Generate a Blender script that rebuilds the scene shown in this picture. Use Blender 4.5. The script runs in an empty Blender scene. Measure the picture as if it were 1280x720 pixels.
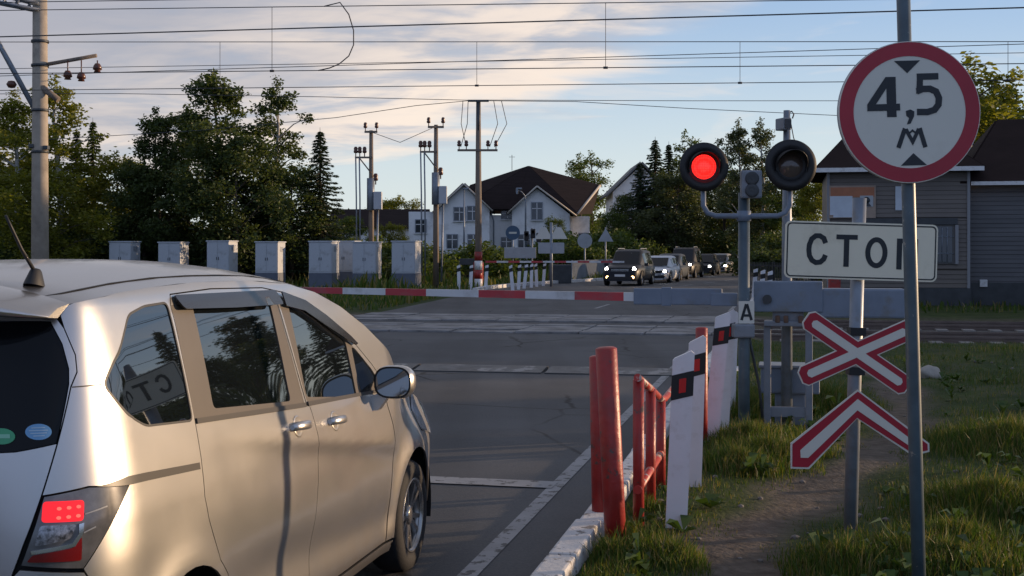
import bpy, bmesh, math, random
import numpy as np
from mathutils import Vector, Matrix
from mathutils.geometry import delaunay_2d_cdt

sc = bpy.context.scene
COL = sc.collection
R = math.radians
rng = random.Random(7)

# ---------------------------------------------------------------- camera model used to survey the photo
FPX, HY, CAMH = 1640.0, 312.0, 1.8
def G(px, py):                       # photo pixel -> point on flat ground
    Y = CAMH*FPX/(py-HY)
    return Vector(((px-640)/FPX*Y, Y, 0))
def at(px, py, Y):                   # photo pixel at a surveyed distance
    return Vector(((px-640)/FPX*Y, Y, CAMH-(py-HY)/FPX*Y))
HEAD = R(11.8)
U2 = Vector((math.sin(HEAD), math.cos(HEAD), 0))      # along the road
N2 = Vector((math.cos(HEAD), -math.sin(HEAD), 0))     # to the right of the road
def onperp(px, Y0):                  # point on a line square to the road that crosses x=0 at Y0
    k = (px-640)/FPX
    Y = Y0/(1+math.tan(HEAD)*k)
    return Vector((k*Y, Y, 0))

# ---------------------------------------------------------------- objects
def tag(o, label=None, cat=None, group=None, kind=None):
    if label: o['label'] = label
    if cat: o['category'] = cat
    if group: o['group'] = group
    if kind: o['kind'] = kind
    return o
def thing(name, label, cat, loc=(0, 0, 0), rz=0.0, group=None):
    o = bpy.data.objects.new(name, None)
    COL.objects.link(o); o.location = loc; o.rotation_euler = (0, 0, rz)
    o.empty_display_size = .1
    return tag(o, label, cat, group)
def copy_tree(o, loc=None, rz=None, label=None, group=None, parent=None, scale=None):
    c = o.copy(); COL.objects.link(c); c.parent = parent
    if loc is not None: c.location = loc
    if rz is not None: c.rotation_euler = (0, 0, rz)
    if scale is not None: c.scale = scale
    if label: c['label'] = label
    if group: c['group'] = group
    for ch in list(o.children): copy_tree(ch, parent=c)
    return c

class MB:
    """collects polygons; build() links them as one mesh object"""
    def __init__(s): s.v = []; s.f = []; s.m = []; s.sm = []
    def add(s, vs, fs, mi=0, smooth=False):
        b = len(s.v); s.v += [tuple(p) for p in vs]
        for f in fs: s.f.append(tuple(i+b for i in f)); s.m.append(mi); s.sm.append(smooth)
        return s
    def box(s, c, d, rz=0, mi=0, M=None, bev=0.0):
        x, y, z = d[0]/2, d[1]/2, d[2]/2
        if bev > 0:
            return s.bbox(c, d, rz, mi, M, bev)
        vs = [Vector((a*x, b*y, e*z)) for a in (-1, 1) for b in (-1, 1) for e in (-1, 1)]
        fs = [(0, 1, 3, 2), (4, 6, 7, 5), (0, 4, 5, 1), (2, 3, 7, 6), (0, 2, 6, 4), (1, 5, 7, 3)]
        return s._xf(vs, fs, c, rz, mi, M)
    def _xf(s, vs, fs, c, rz, mi, M, smooth=False):
        T = Matrix.Translation(Vector(c)) @ Matrix.Rotation(rz, 4, 'Z')
        if M is not None: T = T @ M
        return s.add([T @ v for v in vs], fs, mi, smooth)
    def bbox(s, c, d, rz=0, mi=0, M=None, bev=.01):
        bm = bmesh.new(); bmesh.ops.create_cube(bm, size=1)
        for v in bm.verts: v.co = Vector((v.co.x*d[0], v.co.y*d[1], v.co.z*d[2]))
        bmesh.ops.bevel(bm, geom=list(bm.edges), offset=min(bev, min(d)*.45), segments=2, affect='EDGES', profile=.6)
        bm.verts.index_update()
        vs = [v.co.copy() for v in bm.verts]; fs = [[v.index for v in f.verts] for f in bm.faces]
        bm.free()
        return s._xf(vs, fs, c, rz, mi, M)
    def tube(s, pts, r, n=10, mi=0, cap=True, smooth=True):
        pts = [Vector(p) for p in pts]; k = len(pts)
        rs = r if isinstance(r, (list, tuple)) else [r]*k
        vs = []; up = None
        for i, p in enumerate(pts):
            t = (pts[min(i+1, k-1)]-pts[max(i-1, 0)]).normalized()
            if up is None:
                up = Vector((0, 0, 1)) if abs(t.z) < .9 else Vector((0, 1, 0))
            a = t.cross(up)
            if a.length < 1e-6: a = t.cross(Vector((1, 0, 0)))
            a.normalize(); b = a.cross(t).normalized(); up = b
            for j in range(n):
                w = 2*math.pi*j/n
                vs.append(p+(a*math.cos(w)+b*math.sin(w))*rs[i])
        fs = []
        for i in range(k-1):
            for j in range(n):
                j2 = (j+1) % n
                fs.append((i*n+j, i*n+j2, (i+1)*n+j2, (i+1)*n+j))
        s.add(vs, fs, mi, smooth)
        if cap:
            s.add(vs[:n], [tuple(range(n-1, -1, -1))], mi); s.add(vs[-n:], [tuple(range(n))], mi)
        return s
    def lathe(s, prof, n=24, M=None, mi=0, smooth=True, mis=None):
        """profile of (radius, height) round the local z axis"""
        vs = []; k = len(prof)
        for r_, h in prof:
            for j in range(n):
                w = 2*math.pi*j/n; vs.append(Vector((r_*math.cos(w), r_*math.sin(w), h)))
        if M is not None: vs = [M @ v for v in vs]
        for i in range(k-1):
            fs = []
            for j in range(n):
                j2 = (j+1) % n; fs.append((j, j2, n+j2, n+j))
            s.add(vs[i*n:(i+2)*n], fs, mis[i] if mis else mi, smooth)
        return s
    def prism(s, poly, y0, y1, M=None, mi=0, axis='y'):
        """polygon in (x, z) extruded along y"""
        n = len(poly)
        if axis == 'y':
            A = [Vector((p[0], y0, p[1])) for p in poly]; B = [Vector((p[0], y1, p[1])) for p in poly]
        elif axis == 'x':
            A = [Vector((y0, p[0], p[1])) for p in poly]; B = [Vector((y1, p[0], p[1])) for p in poly]
        else:
            A = [Vector((p[0], p[1], y0)) for p in poly]; B = [Vector((p[0], p[1], y1)) for p in poly]
        vs = A+B
        if M is not None: vs = [M @ v for v in vs]
        fs = [tuple(range(n)), tuple(range(2*n-1, n-1, -1))]
        fs += [(i, n+i, n+(i+1) % n, (i+1) % n) for i in range(n)]
        return s.add(vs, fs, mi)
    def stroke(s, pts, w, y0, y1, M=None, mi=0, closed=False):
        """thick polyline in (x, z) between y0 and y1 (flat lettering with a real thickness)"""
        pts = [Vector((p[0], p[1])) for p in pts]; n = len(pts); L = []; Rr = []
        for i, p in enumerate(pts):
            a = pts[i-1] if (i > 0 or closed) else p
            b = pts[(i+1) % n] if (i < n-1 or closed) else p
            t1 = (p-a); t2 = (b-p)
            t = (t1.normalized() if t1.length > 1e-9 else Vector((0, 0)))+(t2.normalized() if t2.length > 1e-9 else Vector((0, 0)))
            t.normalize(); nn = Vector((-t.y, t.x))
            ref = t1 if t1.length > 1e-9 else t2
            c = abs(nn.dot(Vector((-ref.y, ref.x)).normalized())); k = w/2/max(c, .5)
            L.append(p+nn*k); Rr.append(p-nn*k)
        m = n if closed else n-1
        for i in range(m):
            j = (i+1) % n
            s.prism([L[i], L[j], Rr[j], Rr[i]], y0, y1, M, mi)
        return s
    def grid(s, rows, mi=0, smooth=True, closed=False):
        nr, nc = len(rows), len(rows[0]); vs = [p for r_ in rows for p in r_]; fs = []
        for i in range(nr-1):
            for j in range(nc if closed else nc-1):
                j2 = (j+1) % nc
                fs.append((i*nc+j, i*nc+j2, (i+1)*nc+j2, (i+1)*nc+j))
        return s.add(vs, fs, mi, smooth)
    def build(s, name, mats, parent=None, fix=True, bevel=0):
        me = bpy.data.meshes.new(name); me.from_pydata(s.v, [], s.f)
        if not isinstance(mats, (list, tuple)): mats = [mats]
        for m in mats: me.materials.append(m)
        me.polygons.foreach_set('material_index', s.m)
        me.polygons.foreach_set('use_smooth', s.sm)
        if fix or bevel:
            bm = bmesh.new(); bm.from_mesh(me)
            bmesh.ops.remove_doubles(bm, verts=bm.verts, dist=1e-5)
            if fix: bmesh.ops.recalc_face_normals(bm, faces=bm.faces)
            bm.to_mesh(me); bm.free()
        me.update()
        return link(name, me, parent)
def link(name, me, parent=None):
    o = bpy.data.objects.new(name, me); COL.objects.link(o)
    if parent is not None: o.parent = parent
    return o
def np_mesh(name, V, F, mats, fm=None, smooth=False):
    """big mesh straight from arrays; F is (n, 3) or (n, 4)"""
    me = bpy.data.meshes.new(name)
    V = np.asarray(V, dtype=np.float32); F = np.asarray(F, dtype=np.int32); k = F.shape[1]
    me.vertices.add(len(V)); me.vertices.foreach_set('co', V.ravel())
    me.loops.add(F.size); me.loops.foreach_set('vertex_index', F.ravel())
    me.polygons.add(len(F))
    me.polygons.foreach_set('loop_start', np.arange(0, F.size, k, dtype=np.int32))
    me.polygons.foreach_set('loop_total', np.full(len(F), k, dtype=np.int32))
    for m in (mats if isinstance(mats, (list, tuple)) else [mats]): me.materials.append(m)
    if fm is not None: me.polygons.foreach_set('material_index', np.asarray(fm, dtype=np.int32))
    if smooth: me.polygons.foreach_set('use_smooth', np.ones(len(F), dtype=bool))
    me.update(calc_edges=True); me.validate()
    return me
def arc(cx, cz, rx, rz, a0, a1, n):
    return [(cx+rx*math.cos(R(a0+(a1-a0)*i/n)), cz+rz*math.sin(R(a0+(a1-a0)*i/n))) for i in range(n+1)]
def rrect(w, h, r, n=5, cx=0, cz=0):
    p = []
    for sx, sz, a in ((1, 1, 0), (-1, 1, 90), (-1, -1, 180), (1, -1, 270)):
        p += arc(cx+sx*(w/2-r), cz+sz*(h/2-r), r, r, a, a+90, n)
    return p

# ---------------------------------------------------------------- materials
def mat(name, col, rough=.6, metal=0.0, var=0.0, vscale=3.0, bump=0.0, bscale=30.0, coat=0.0, spec=.5,
        dirt=None, dirt_amt=0.0, dirt_scale=2.0, emit=None, estr=0.0, ior=None, stretch=None, wear=None, wear_amt=.0, wear_scale=12):
    m = bpy.data.materials.new(name); m.use_nodes = True
    nt = m.node_tree; N = nt.nodes; L = nt.links
    b = N['Principled BSDF']
    b.inputs['Base Color'].default_value = (*col, 1); b.inputs['Roughness'].default_value = rough
    b.inputs['Metallic'].default_value = metal; b.inputs['Coat Weight'].default_value = coat
    b.inputs['Coat Roughness'].default_value = .06
    b.inputs['Specular IOR Level'].default_value = spec
    if ior: b.inputs['IOR'].default_value = ior
    tc = N.new('ShaderNodeTexCoord'); src = tc.outputs['Object']
    if stretch:
        mp = N.new('ShaderNodeMapping'); mp.inputs['Scale'].default_value = stretch
        L.new(src, mp.inputs['Vector']); src = mp.outputs['Vector']
    cur = None
    def noise(scale, det=4.0, rgh=.6):
        n = N.new('ShaderNodeTexNoise'); n.inputs['Scale'].default_value = scale
        n.inputs['Detail'].default_value = det; n.inputs['Roughness'].default_value = rgh
        L.new(src, n.inputs['Vector']); return n
    def ramp(fac, lo, hi):
        r = N.new('ShaderNodeMapRange'); r.inputs['From Min'].default_value = lo; r.inputs['From Max'].default_value = hi
        L.new(fac, r.inputs['Value']); return r.outputs['Result']
    def mix(f, a, bcol):
        x = N.new('ShaderNodeMix'); x.data_type = 'RGBA'; L.new(f, x.inputs['Factor'])
        if isinstance(a, tuple): x.inputs['A'].default_value = (*a, 1)
        else: L.new(a, x.inputs['A'])
        x.inputs['B'].default_value = (*bcol, 1); return x.outputs['Result']
    if var > 0:
        n = noise(vscale); f = ramp(n.outputs['Fac'], .3, .7)
        cur = mix(f, tuple(c*(1-var) for c in col), tuple(min(1, c*(1+var)) for c in col))
    if dirt:
        n = noise(dirt_scale, 6, .65); f = ramp(n.outputs['Fac'], .62-dirt_amt*.3, .80-dirt_amt*.15)
        cur = mix(f, cur if cur is not None else col, dirt)
    if wear:
        n = noise(wear_scale, 8, .7); f = ramp(n.outputs['Fac'], .66-wear_amt*.3, .69-wear_amt*.3)
        cur = mix(f, cur if cur is not None else col, wear)
    if cur is not None: L.new(cur, b.inputs['Base Color'])
    if bump > 0:
        n = noise(bscale, 5); bp = N.new('ShaderNodeBump'); bp.inputs['Strength'].default_value = bump
        bp.inputs['Distance'].default_value = .02
        L.new(n.outputs['Fac'], bp.inputs['Height']); L.new(bp.outputs['Normal'], b.inputs['Normal'])
    if emit:
        b.inputs['Emission Color'].default_value = (*emit, 1); b.inputs['Emission Strength'].default_value = estr
    return m
def leafmat(name, c1, c2, trans=.35):
    m = bpy.data.materials.new(name); m.use_nodes = True
    nt = m.node_tree; N = nt.nodes; L = nt.links
    for n in list(N): N.remove(n)
    out = N.new('ShaderNodeOutputMaterial'); g = N.new('ShaderNodeNewGeometry')
    mx = N.new('ShaderNodeMix'); mx.data_type = 'RGBA'
    L.new(g.outputs['Random Per Island'], mx.inputs['Factor'])
    mx.inputs['A'].default_value = (*c1, 1); mx.inputs['B'].default_value = (*c2, 1)
    d = N.new('ShaderNodeBsdfPrincipled'); d.inputs['Roughness'].default_value = .55
    d.inputs['Specular IOR Level'].default_value = .25
    t = N.new('ShaderNodeBsdfTranslucent'); s = N.new('ShaderNodeMixShader'); s.inputs[0].default_value = trans
    br = N.new('ShaderNodeMix'); br.data_type = 'RGBA'; br.blend_type = 'MULTIPLY'; br.inputs['Factor'].default_value = 1
    L.new(mx.outputs['Result'], br.inputs['A']); br.inputs['B'].default_value = (1.5, 1.5, .6, 1)
    L.new(mx.outputs['Result'], d.inputs['Base Color']); L.new(br.outputs['Result'], t.inputs['Color'])
    L.new(d.outputs[0], s.inputs[1]); L.new(t.outputs[0], s.inputs[2]); L.new(s.outputs[0], out.inputs['Surface'])
    return m
M_ = {}
M_['red_paint'] = mat('red_paint', (.33, .024, .020), .42, var=.2, vscale=5, wear=(.10, .055, .045), wear_amt=.22, wear_scale=11, bump=.3, bscale=14, dirt=(.20, .05, .04), dirt_amt=.4, dirt_scale=4)
M_['white_paint'] = mat('white_paint', (.70, .69, .68), .5, var=.08, vscale=6, dirt=(.38, .35, .31), dirt_amt=.35, dirt_scale=5, wear=(.3, .28, .25), wear_amt=.05, wear_scale=18)
M_['post_white'] = mat('post_white', (.74, .72, .73), .45, var=.06, vscale=4, dirt=(.55, .51, .47), dirt_amt=.25, dirt_scale=6)
M_['black'] = mat('black', (.012, .012, .013), .55)
M_['black_gloss'] = mat('black_gloss', (.012, .012, .014), .25)
M_['rubber'] = mat('rubber', (.010, .010, .011), .8, bump=.2, bscale=60)
M_['galv'] = mat('galv', (.22, .25, .29), .48, metal=.35, var=.15, vscale=8, dirt=(.20, .19, .18), dirt_amt=.3, dirt_scale=9)
M_['pole_paint'] = mat('pole_paint', (.065, .095, .115), .42, var=.25, vscale=6, wear=(.22, .22, .21), wear_amt=.08, wear_scale=20)
M_['blue_grey'] = mat('blue_grey', (.17, .21, .27), .5, var=.12, vscale=4, dirt=(.16, .16, .15), dirt_amt=.3, dirt_scale=5)
M_['grey_steel'] = mat('grey_steel', (.20, .22, .25), .5, metal=.2, var=.15, vscale=5, dirt=(.13, .11, .09), dirt_amt=.3)
M_['rust'] = mat('rust', (.13, .075, .05), .8, var=.3, vscale=9, bump=.4)
M_['sign_white'] = mat('sign_white', (.67, .645, .57), .38, var=.03, vscale=2, dirt=(.60, .57, .50), dirt_amt=.2, dirt_scale=4)
M_['sign_cream'] = mat('sign_cream', (.80, .74, .58), .38, var=.04, vscale=2.5, dirt=(.62, .56, .42), dirt_amt=.25, dirt_scale=4)
M_['sign_red'] = mat('sign_red', (.36, .012, .03), .38, var=.10, vscale=3)
M_['sign_black'] = mat('sign_black', (.012, .016, .022), .45)
M_['sign_back'] = mat('sign_back', (.36, .38, .40), .5, metal=.3, var=.1)
M_['refl_red'] = mat('refl_red', (.55, .02, .02), .25)
M_['concrete'] = mat('concrete', (.36, .33, .29), .85, var=.2, vscale=3, bump=.3, bscale=20, dirt=(.22, .2, .18), dirt_amt=.3)
M_['wood_pole'] = mat('wood_pole', (.20, .16, .125), .85, var=.25, vscale=4, stretch=(6, 6, .6), bump=.4)
M_['insul'] = mat('insul', (.10, .035, .02), .3)
M_['insul_green'] = mat('insul_green', (.10, .13, .10), .25)
M_['wire'] = mat('wire', (.05, .05, .055), .6)
M_['dark_metal'] = mat('dark_metal', (.06, .065, .07), .5, metal=.4, var=.2)
M_['chrome'] = mat('chrome', (.75, .75, .76), .12, metal=1)
M_['plate'] = mat('plate', (.65, .65, .63), .4)
M_['red_lit'] = mat('red_lit', (.6, .01, .005), .3, emit=(1, .022, .018), estr=1.9)

# the lit lens is a dense grid of small bulbs
_m = M_['red_lit']; _n = _m.node_tree.nodes; _l = _m.node_tree.links
_v = _n.new('ShaderNodeTexVoronoi'); _v.inputs['Scale'].default_value = 62; _v.inputs['Randomness'].default_value = .15
_t = _n.new('ShaderNodeTexCoord'); _l.new(_t.outputs['Object'], _v.inputs['Vector'])
_r = _n.new('ShaderNodeMapRange'); _r.inputs[1].default_value = .15; _r.inputs[2].default_value = .62; _r.inputs[3].default_value = 2.4; _r.inputs[4].default_value = .75
_l.new(_v.outputs['Distance'], _r.inputs[0]); _l.new(_r.outputs[0], _n['Principled BSDF'].inputs['Emission Strength'])
# ================================================================ SETTING
def re_x(Y):                          # right edge of the carriageway
    return .18+(Y-7.24)*.2125 if Y < 60 else .18+(60-7.24)*.2125+(Y-60)*.345
LE = [(-40, 8.6), (18, 8.6), (24, 9.6), (40, 10.6), (58, 12.2), (66, 12.6), (75, 11.8), (90, 9.8), (110, 8.6), (400, 8.6)]
def le_x(Y):
    for (a, wa), (b, wb) in zip(LE, LE[1:]):
        if a <= Y <= b:
            return re_x(Y)-(wa+(wb-wa)*(Y-a)/(b-a))
    return re_x(Y)-8.6
S1, S2 = 29.1, 33.5                   # the two tracks, measured along the road
PATH = [(.75, 6.0), (1.15, 7.1), (1.34, 7.8), (1.75, 8.9), (2.3, 9.9), (2.75, 10.7), (3.35, 11.9), (3.95, 13.4), (4.55, 15.2), (5.1, 17.6), (5.5, 20.5), (6.6, 26)]
def path_d(x, y):
    best = 9e9
    for (ax, ay), (bx, by) in zip(PATH, PATH[1:]):
        dx, dy = bx-ax, by-ay
        t = max(0, min(1, ((x-ax)*dx+(y-ay)*dy)/(dx*dx+dy*dy)))
        best = min(best, math.hypot(x-ax-t*dx, y-ay-t*dy))
    return best
def sstep(a, b, x):
    t = max(0, min(1, (x-a)/(b-a))); return t*t*(3-2*t)
def hgt(x, y):
    d = x-re_x(y); dl = le_x(y)-x
    off = max(d, dl)
    if off <= .15: return -.02
    h = -.02+.05*sstep(.15, .5, off)*sstep(30, 20, y)
    if d > 0 and y < 26:
        b = (math.sin(x*2.1+y*1.3)+math.sin(x*4.7-y*2.9+1)*.5+math.sin(x*1.1-y*.7+2))*.022
        h += b*sstep(.4, 1.6, d)*sstep(26, 22, y)+.10*sstep(2.2, 6.5, d)*sstep(26, 20, y)
        h -= .035*sstep(.55, .1, path_d(x, y))
    s = x*U2.x+y*U2.y
    if off > .3:
        h -= .15*sstep(26.2, 27.2, s)*sstep(36.6, 35.6, s)*sstep(.3, 1.2, off)
    return h

def axis(lo, hi, fa, fb, fine, coarse):
    a = []; v = lo
    step = coarse
    while v < hi:
        a.append(v)
        if v < fa: v += min(max(fine, (fa-v)*.35), coarse)
        elif v < fb: v += fine
        else: v += min(max(fine, (v-fb)*.35), coarse)
    a.append(hi); return a
gx = axis(-420, 420, .2, 9.5, .11, 60); gy = axis(-60, 700, 6, 27, .13, 70)
# finer rows across the track bed and near the road shoulders
gx = sorted(set([round(v, 3) for v in gx]+[-30+i*1.2 for i in range(50)]))
gy = sorted(set([round(v, 3) for v in gy]+[26+i*.6 for i in range(30)]))
V = np.array([(x, y, hgt(x, y)) for y in gy for x in gx]); nx, ny = len(gx), len(gy)
I = np.arange((nx)*(ny)).reshape(ny, nx)
F = np.stack([I[:-1, :-1], I[:-1, 1:], I[1:, 1:], I[1:, :-1]], -1).reshape(-1, 4)

def ground_mat():
    m = bpy.data.materials.new('verge_soil_and_turf'); m.use_nodes = True
    nt = m.node_tree; N = nt.nodes; L = nt.links; b = N['Principled BSDF']; b.inputs['Roughness'].default_value = .95
    b.inputs['Specular IOR Level'].default_value = .15
    tc = N.new('ShaderNodeTexCoord')
    def nz(s, d=5):
        n = N.new('ShaderNodeTexNoise'); n.inputs['Scale'].default_value = s; n.inputs['Detail'].default_value = d
        L.new(tc.outputs['Object'], n.inputs['Vector']); return n.outputs['Fac']
    def rmp(f, a, c0, b_, c1):
        r = N.new('ShaderNodeValToRGB'); r.color_ramp.elements[0].position = a; r.color_ramp.elements[0].color = (*c0, 1)
        r.color_ramp.elements[1].position = b_; r.color_ramp.elements[1].color = (*c1, 1); L.new(f, r.inputs['Fac']); return r.outputs['Color']
    turf = rmp(nz(1.7), .35, (.030, .048, .014), .7, (.058, .078, .022))
    soil = rmp(nz(9), .3, (.085, .068, .052), .75, (.165, .135, .108))
    f = rmp(nz(1.3, 8), .52, (0, 0, 0), .68, (1, 1, 1))
    at_ = N.new('ShaderNodeAttribute'); at_.attribute_name = 'trodden'
    mx = N.new('ShaderNodeMath'); mx.operation = 'MAXIMUM'
    sc_ = N.new('ShaderNodeMath'); sc_.operation = 'MULTIPLY'; sc_.inputs[1].default_value = .30
    L.new(f, sc_.inputs[0]); L.new(sc_.outputs[0], mx.inputs[0]); L.new(at_.outputs['Fac'], mx.inputs[1])
    x = N.new('ShaderNodeMix'); x.data_type = 'RGBA'
    L.new(mx.outputs[0], x.inputs['Factor']); L.new(turf, x.inputs['A']); L.new(soil, x.inputs['B'])
    L.new(x.outputs['Result'], b.inputs['Base Color'])
    bp = N.new('ShaderNodeBump'); bp.inputs['Strength'].default_value = .7; bp.inputs['Distance'].default_value = .03
    L.new(nz(22, 8), bp.inputs['Height']); L.new(bp.outputs['Normal'], b.inputs['Normal'])
    return m
gmat = ground_mat()
gme = np_mesh('ground', V, F, gmat, smooth=True)
def trod(x, y):
    if 0 < x < 10 and 5 < y < 27:
        d = path_d(x, y); n = .10*math.sin(x*3.1+y*1.7)+.06*math.sin(y*5-x*4)
        return sstep(.48, .10, d+n)
    s = x*U2.x+y*U2.y
    return .8*sstep(26, 27, s)*sstep(37, 36, s)
def trodden(me, VV):
    att = me.attributes.new('trodden', 'FLOAT', 'POINT')
    att.data.foreach_set('value', np.array([trod(v[0], v[1]) for v in VV], dtype=np.float32))
trodden(gme, V)
tag(link('ground', gme), kind='structure')
# trodden footpath: its worn middle, a sheet just above the soil with the same earth
pv = []; pf = []; nc = 7
pts = [Vector((*p, 0)) for p in PATH]; fine = []
for p, q in zip(pts, pts[1:]):
    k_ = max(2, int((q-p).length/.12)); fine += [p.lerp(q, i/k_) for i in range(k_)]
for _ in range(12): fine = [fine[0]]+[(fine[i-1]+fine[i]*2+fine[i+1])/4 for i in range(1, len(fine)-1)]+[fine[-1]]
for i, p in enumerate(fine):
    tt = (fine[min(i+1, len(fine)-1)]-fine[max(i-1, 0)]).normalized(); nn = Vector((tt.y, -tt.x, 0)); w_ = .24+.06*math.sin(i*.31)+.03*math.sin(i*.9)
    for j in range(nc):
        c = p+nn*w_*(2*j/(nc-1)-1); e_ = abs(2*j/(nc-1)-1); pv.append((c.x, c.y, hgt(c.x, c.y)+.006-.02*max(0, e_-.6)))
    if i:
        for j in range(nc-1): o_ = (i-1)*nc+j; pf.append((o_, o_+1, o_+nc+1, o_+nc))
dpm = np_mesh('dirt_path', pv, pf, gmat, smooth=True); trodden(dpm, pv)
tag(link('dirt_path', dpm), kind='structure')

def road_mat():
    m = bpy.data.materials.new('asphalt'); m.use_nodes = True
    nt = m.node_tree; N = nt.nodes; L = nt.links; b = N['Principled BSDF']
    tc = N.new('ShaderNodeTexCoord')
    def nz(s, d=5, r=.6, v=None):
        n = N.new('ShaderNodeTexNoise'); n.inputs['Scale'].default_value = s; n.inputs['Detail'].default_value = d; n.inputs['Roughness'].default_value = r
        L.new(v or tc.outputs['Object'], n.inputs['Vector']); return n
    def rng_(f, a, b_, c=0, d=1):
        r = N.new('ShaderNodeMapRange'); r.inputs[1].default_value = a; r.inputs[2].default_value = b_; r.inputs[3].default_value = c; r.inputs[4].default_value = d
        L.new(f, r.inputs[0]); return r.outputs[0]
    def mix(f, a, c):
        x = N.new('ShaderNodeMix'); x.data_type = 'RGBA'; L.new(f, x.inputs['Factor'])
        for s, v in (('A', a), ('B', c)):
            if isinstance(v, tuple): x.inputs[s].default_value = (*v, 1)
            else: L.new(v, x.inputs[s])
        return x.outputs['Result']
    c = mix(rng_(nz(.35, 3).outputs['Fac'], .38, .62), (.047, .050, .057), (.084, .087, .094))
    c = mix(rng_(nz(60, 2).outputs['Fac'], .3, .7, 0, .6), c, (.12, .118, .116))
    # tyre-polished bands along the road
    mp = N.new('ShaderNodeMapping'); mp.inputs['Rotation'].default_value = (0, 0, HEAD); mp.inputs['Scale'].default_value = (.9, .04, 1)
    L.new(tc.outputs['Object'], mp.inputs['Vector'])
    c = mix(rng_(nz(1.2, 3, .5, mp.outputs['Vector']).outputs['Fac'], .45, .7, 0, .5), c, (.030, .030, .032))
    # cracks
    wv = N.new('ShaderNodeMix'); wv.data_type = 'VECTOR'; wv.inputs['Factor'].default_value = .18
    n2 = nz(1.3, 4); L.new(tc.outputs['Object'], wv.inputs['A']); L.new(n2.outputs['Color'], wv.inputs['B'])
    vo = N.new('ShaderNodeTexVoronoi'); vo.feature = 'DISTANCE_TO_EDGE'; vo.inputs['Scale'].default_value = .55
    L.new(wv.outputs['Result'], vo.inputs['Vector'])
    ck = rng_(vo.outputs['Distance'], .004, .014, 1, 0)
    gate = rng_(nz(.25, 2).outputs['Fac'], .48, .56)
    mm = N.new('ShaderNodeMath'); mm.operation = 'MULTIPLY'; L.new(ck, mm.inputs[0]); L.new(gate, mm.inputs[1])
    c = mix(mm.outputs[0], c, (.018, .017, .017))
    # dusty stains
    c = mix(rng_(nz(.8, 7, .7).outputs['Fac'], .56, .75, 0, .5), c, (.11, .10, .09))
    L.new(c, b.inputs['Base Color']); b.inputs['Roughness'].default_value = .78; b.inputs['Specular IOR Level'].default_value = .35
    bp = N.new('ShaderNodeBump'); bp.inputs['Strength'].default_value = .35; bp.inputs['Distance'].default_value = .01
    L.new(nz(90, 3).outputs['Fac'], bp.inputs['Height']); L.new(bp.outputs['Normal'], b.inputs['Normal'])
    return m
asphalt = road_mat()
mb = MB(); rows = []
for i in range(230):
    Y = -40+i*1.5 if i < 160 else 200+(i-160)*3
    a, b = le_x(Y), re_x(Y)
    rows.append([(a+(b-a)*t/8, Y, .004) for t in range(9)])
mb.grid(rows, smooth=False)
tag(mb.build('road', asphalt), kind='structure')

# side street that joins beyond the crossing on the left
paint = mat('road_paint', (.27, .27, .275), .7, var=.15, vscale=3, wear=(.075, .073, .072), wear_amt=.36, wear_scale=9)
def strip(mb, p, q, w, z):
    p = Vector((*p, 0)); q = Vector((*q, 0)); t = (q-p).normalized(); n = Vector((t.y, -t.x, 0))*w/2
    k = max(1, int((q-p).length/1.0)); L_ = []
    for i in range(k+1):
        c = p.lerp(q, i/k); L_.append([c-n+Vector((0, 0, z)), c+n+Vector((0, 0, z))])
    mb.grid(L_, smooth=False)
mb = MB()
off = -.42
strip(mb, (re_x(2)+off, 2), (re_x(25.5)+off, 25.5), .11, .009)          # edge line
strip(mb, (re_x(38)+off, 38), (re_x(59)+off, 59), .11, .009)
a = G(694, 608); b = G(455, 607)
strip(mb, (a.x, a.y), (b.x-2.4, b.y+.9), .28, .013)                        # stop line
for k in range(8):                                                         # broken centre line beyond the tracks
    Y0 = 40+k*6
    strip(mb, (re_x(Y0)-4.6, Y0), (re_x(Y0+3)-4.6, Y0+3), .11, .009)
tag(mb.build('road_marking', paint, fix=False), kind='structure')

# kerbs
kp = mat('kerb_paint', (.62, .61, .60), .7, var=.12, vscale=4, wear=(.24, .22, .2), wear_amt=.35, wear_scale=8, bump=.3)
def kerb(ylo, yhi, side, w=.165, h=.09):
    mb = MB(); Y = ylo; k = random.Random(3)
    while Y < yhi:
        l = .98; Y2 = Y+l*.978
        f = re_x if side > 0 else le_x
        p = Vector((f(Y), Y, 0)); q = Vector((f(Y2-.02), Y2-.02, 0)); d = (q-p).normalized(); n = Vector((d.y, -d.x, 0))*side
        c = (p+q)/2+n*(w/2+k.uniform(-.012, .012))
        mb.bbox((c.x, c.y, h/2-.03+k.uniform(-.012, .008)), (w, (q-p).length, h+.06), -math.atan2(d.x, d.y)+k.uniform(-.012, .012), bev=.018)
        Y = Y2
    return mb
tag(kerb(4.5, 26.2, 1).build('kerb', kp), kind='structure')
tag(kerb(56, 92, -1, .22, .16).build('kerb', kp), kind='structure')
tag(kerb(38, 62, 1, .18, .12).build('kerb', kp), kind='structure')

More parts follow.
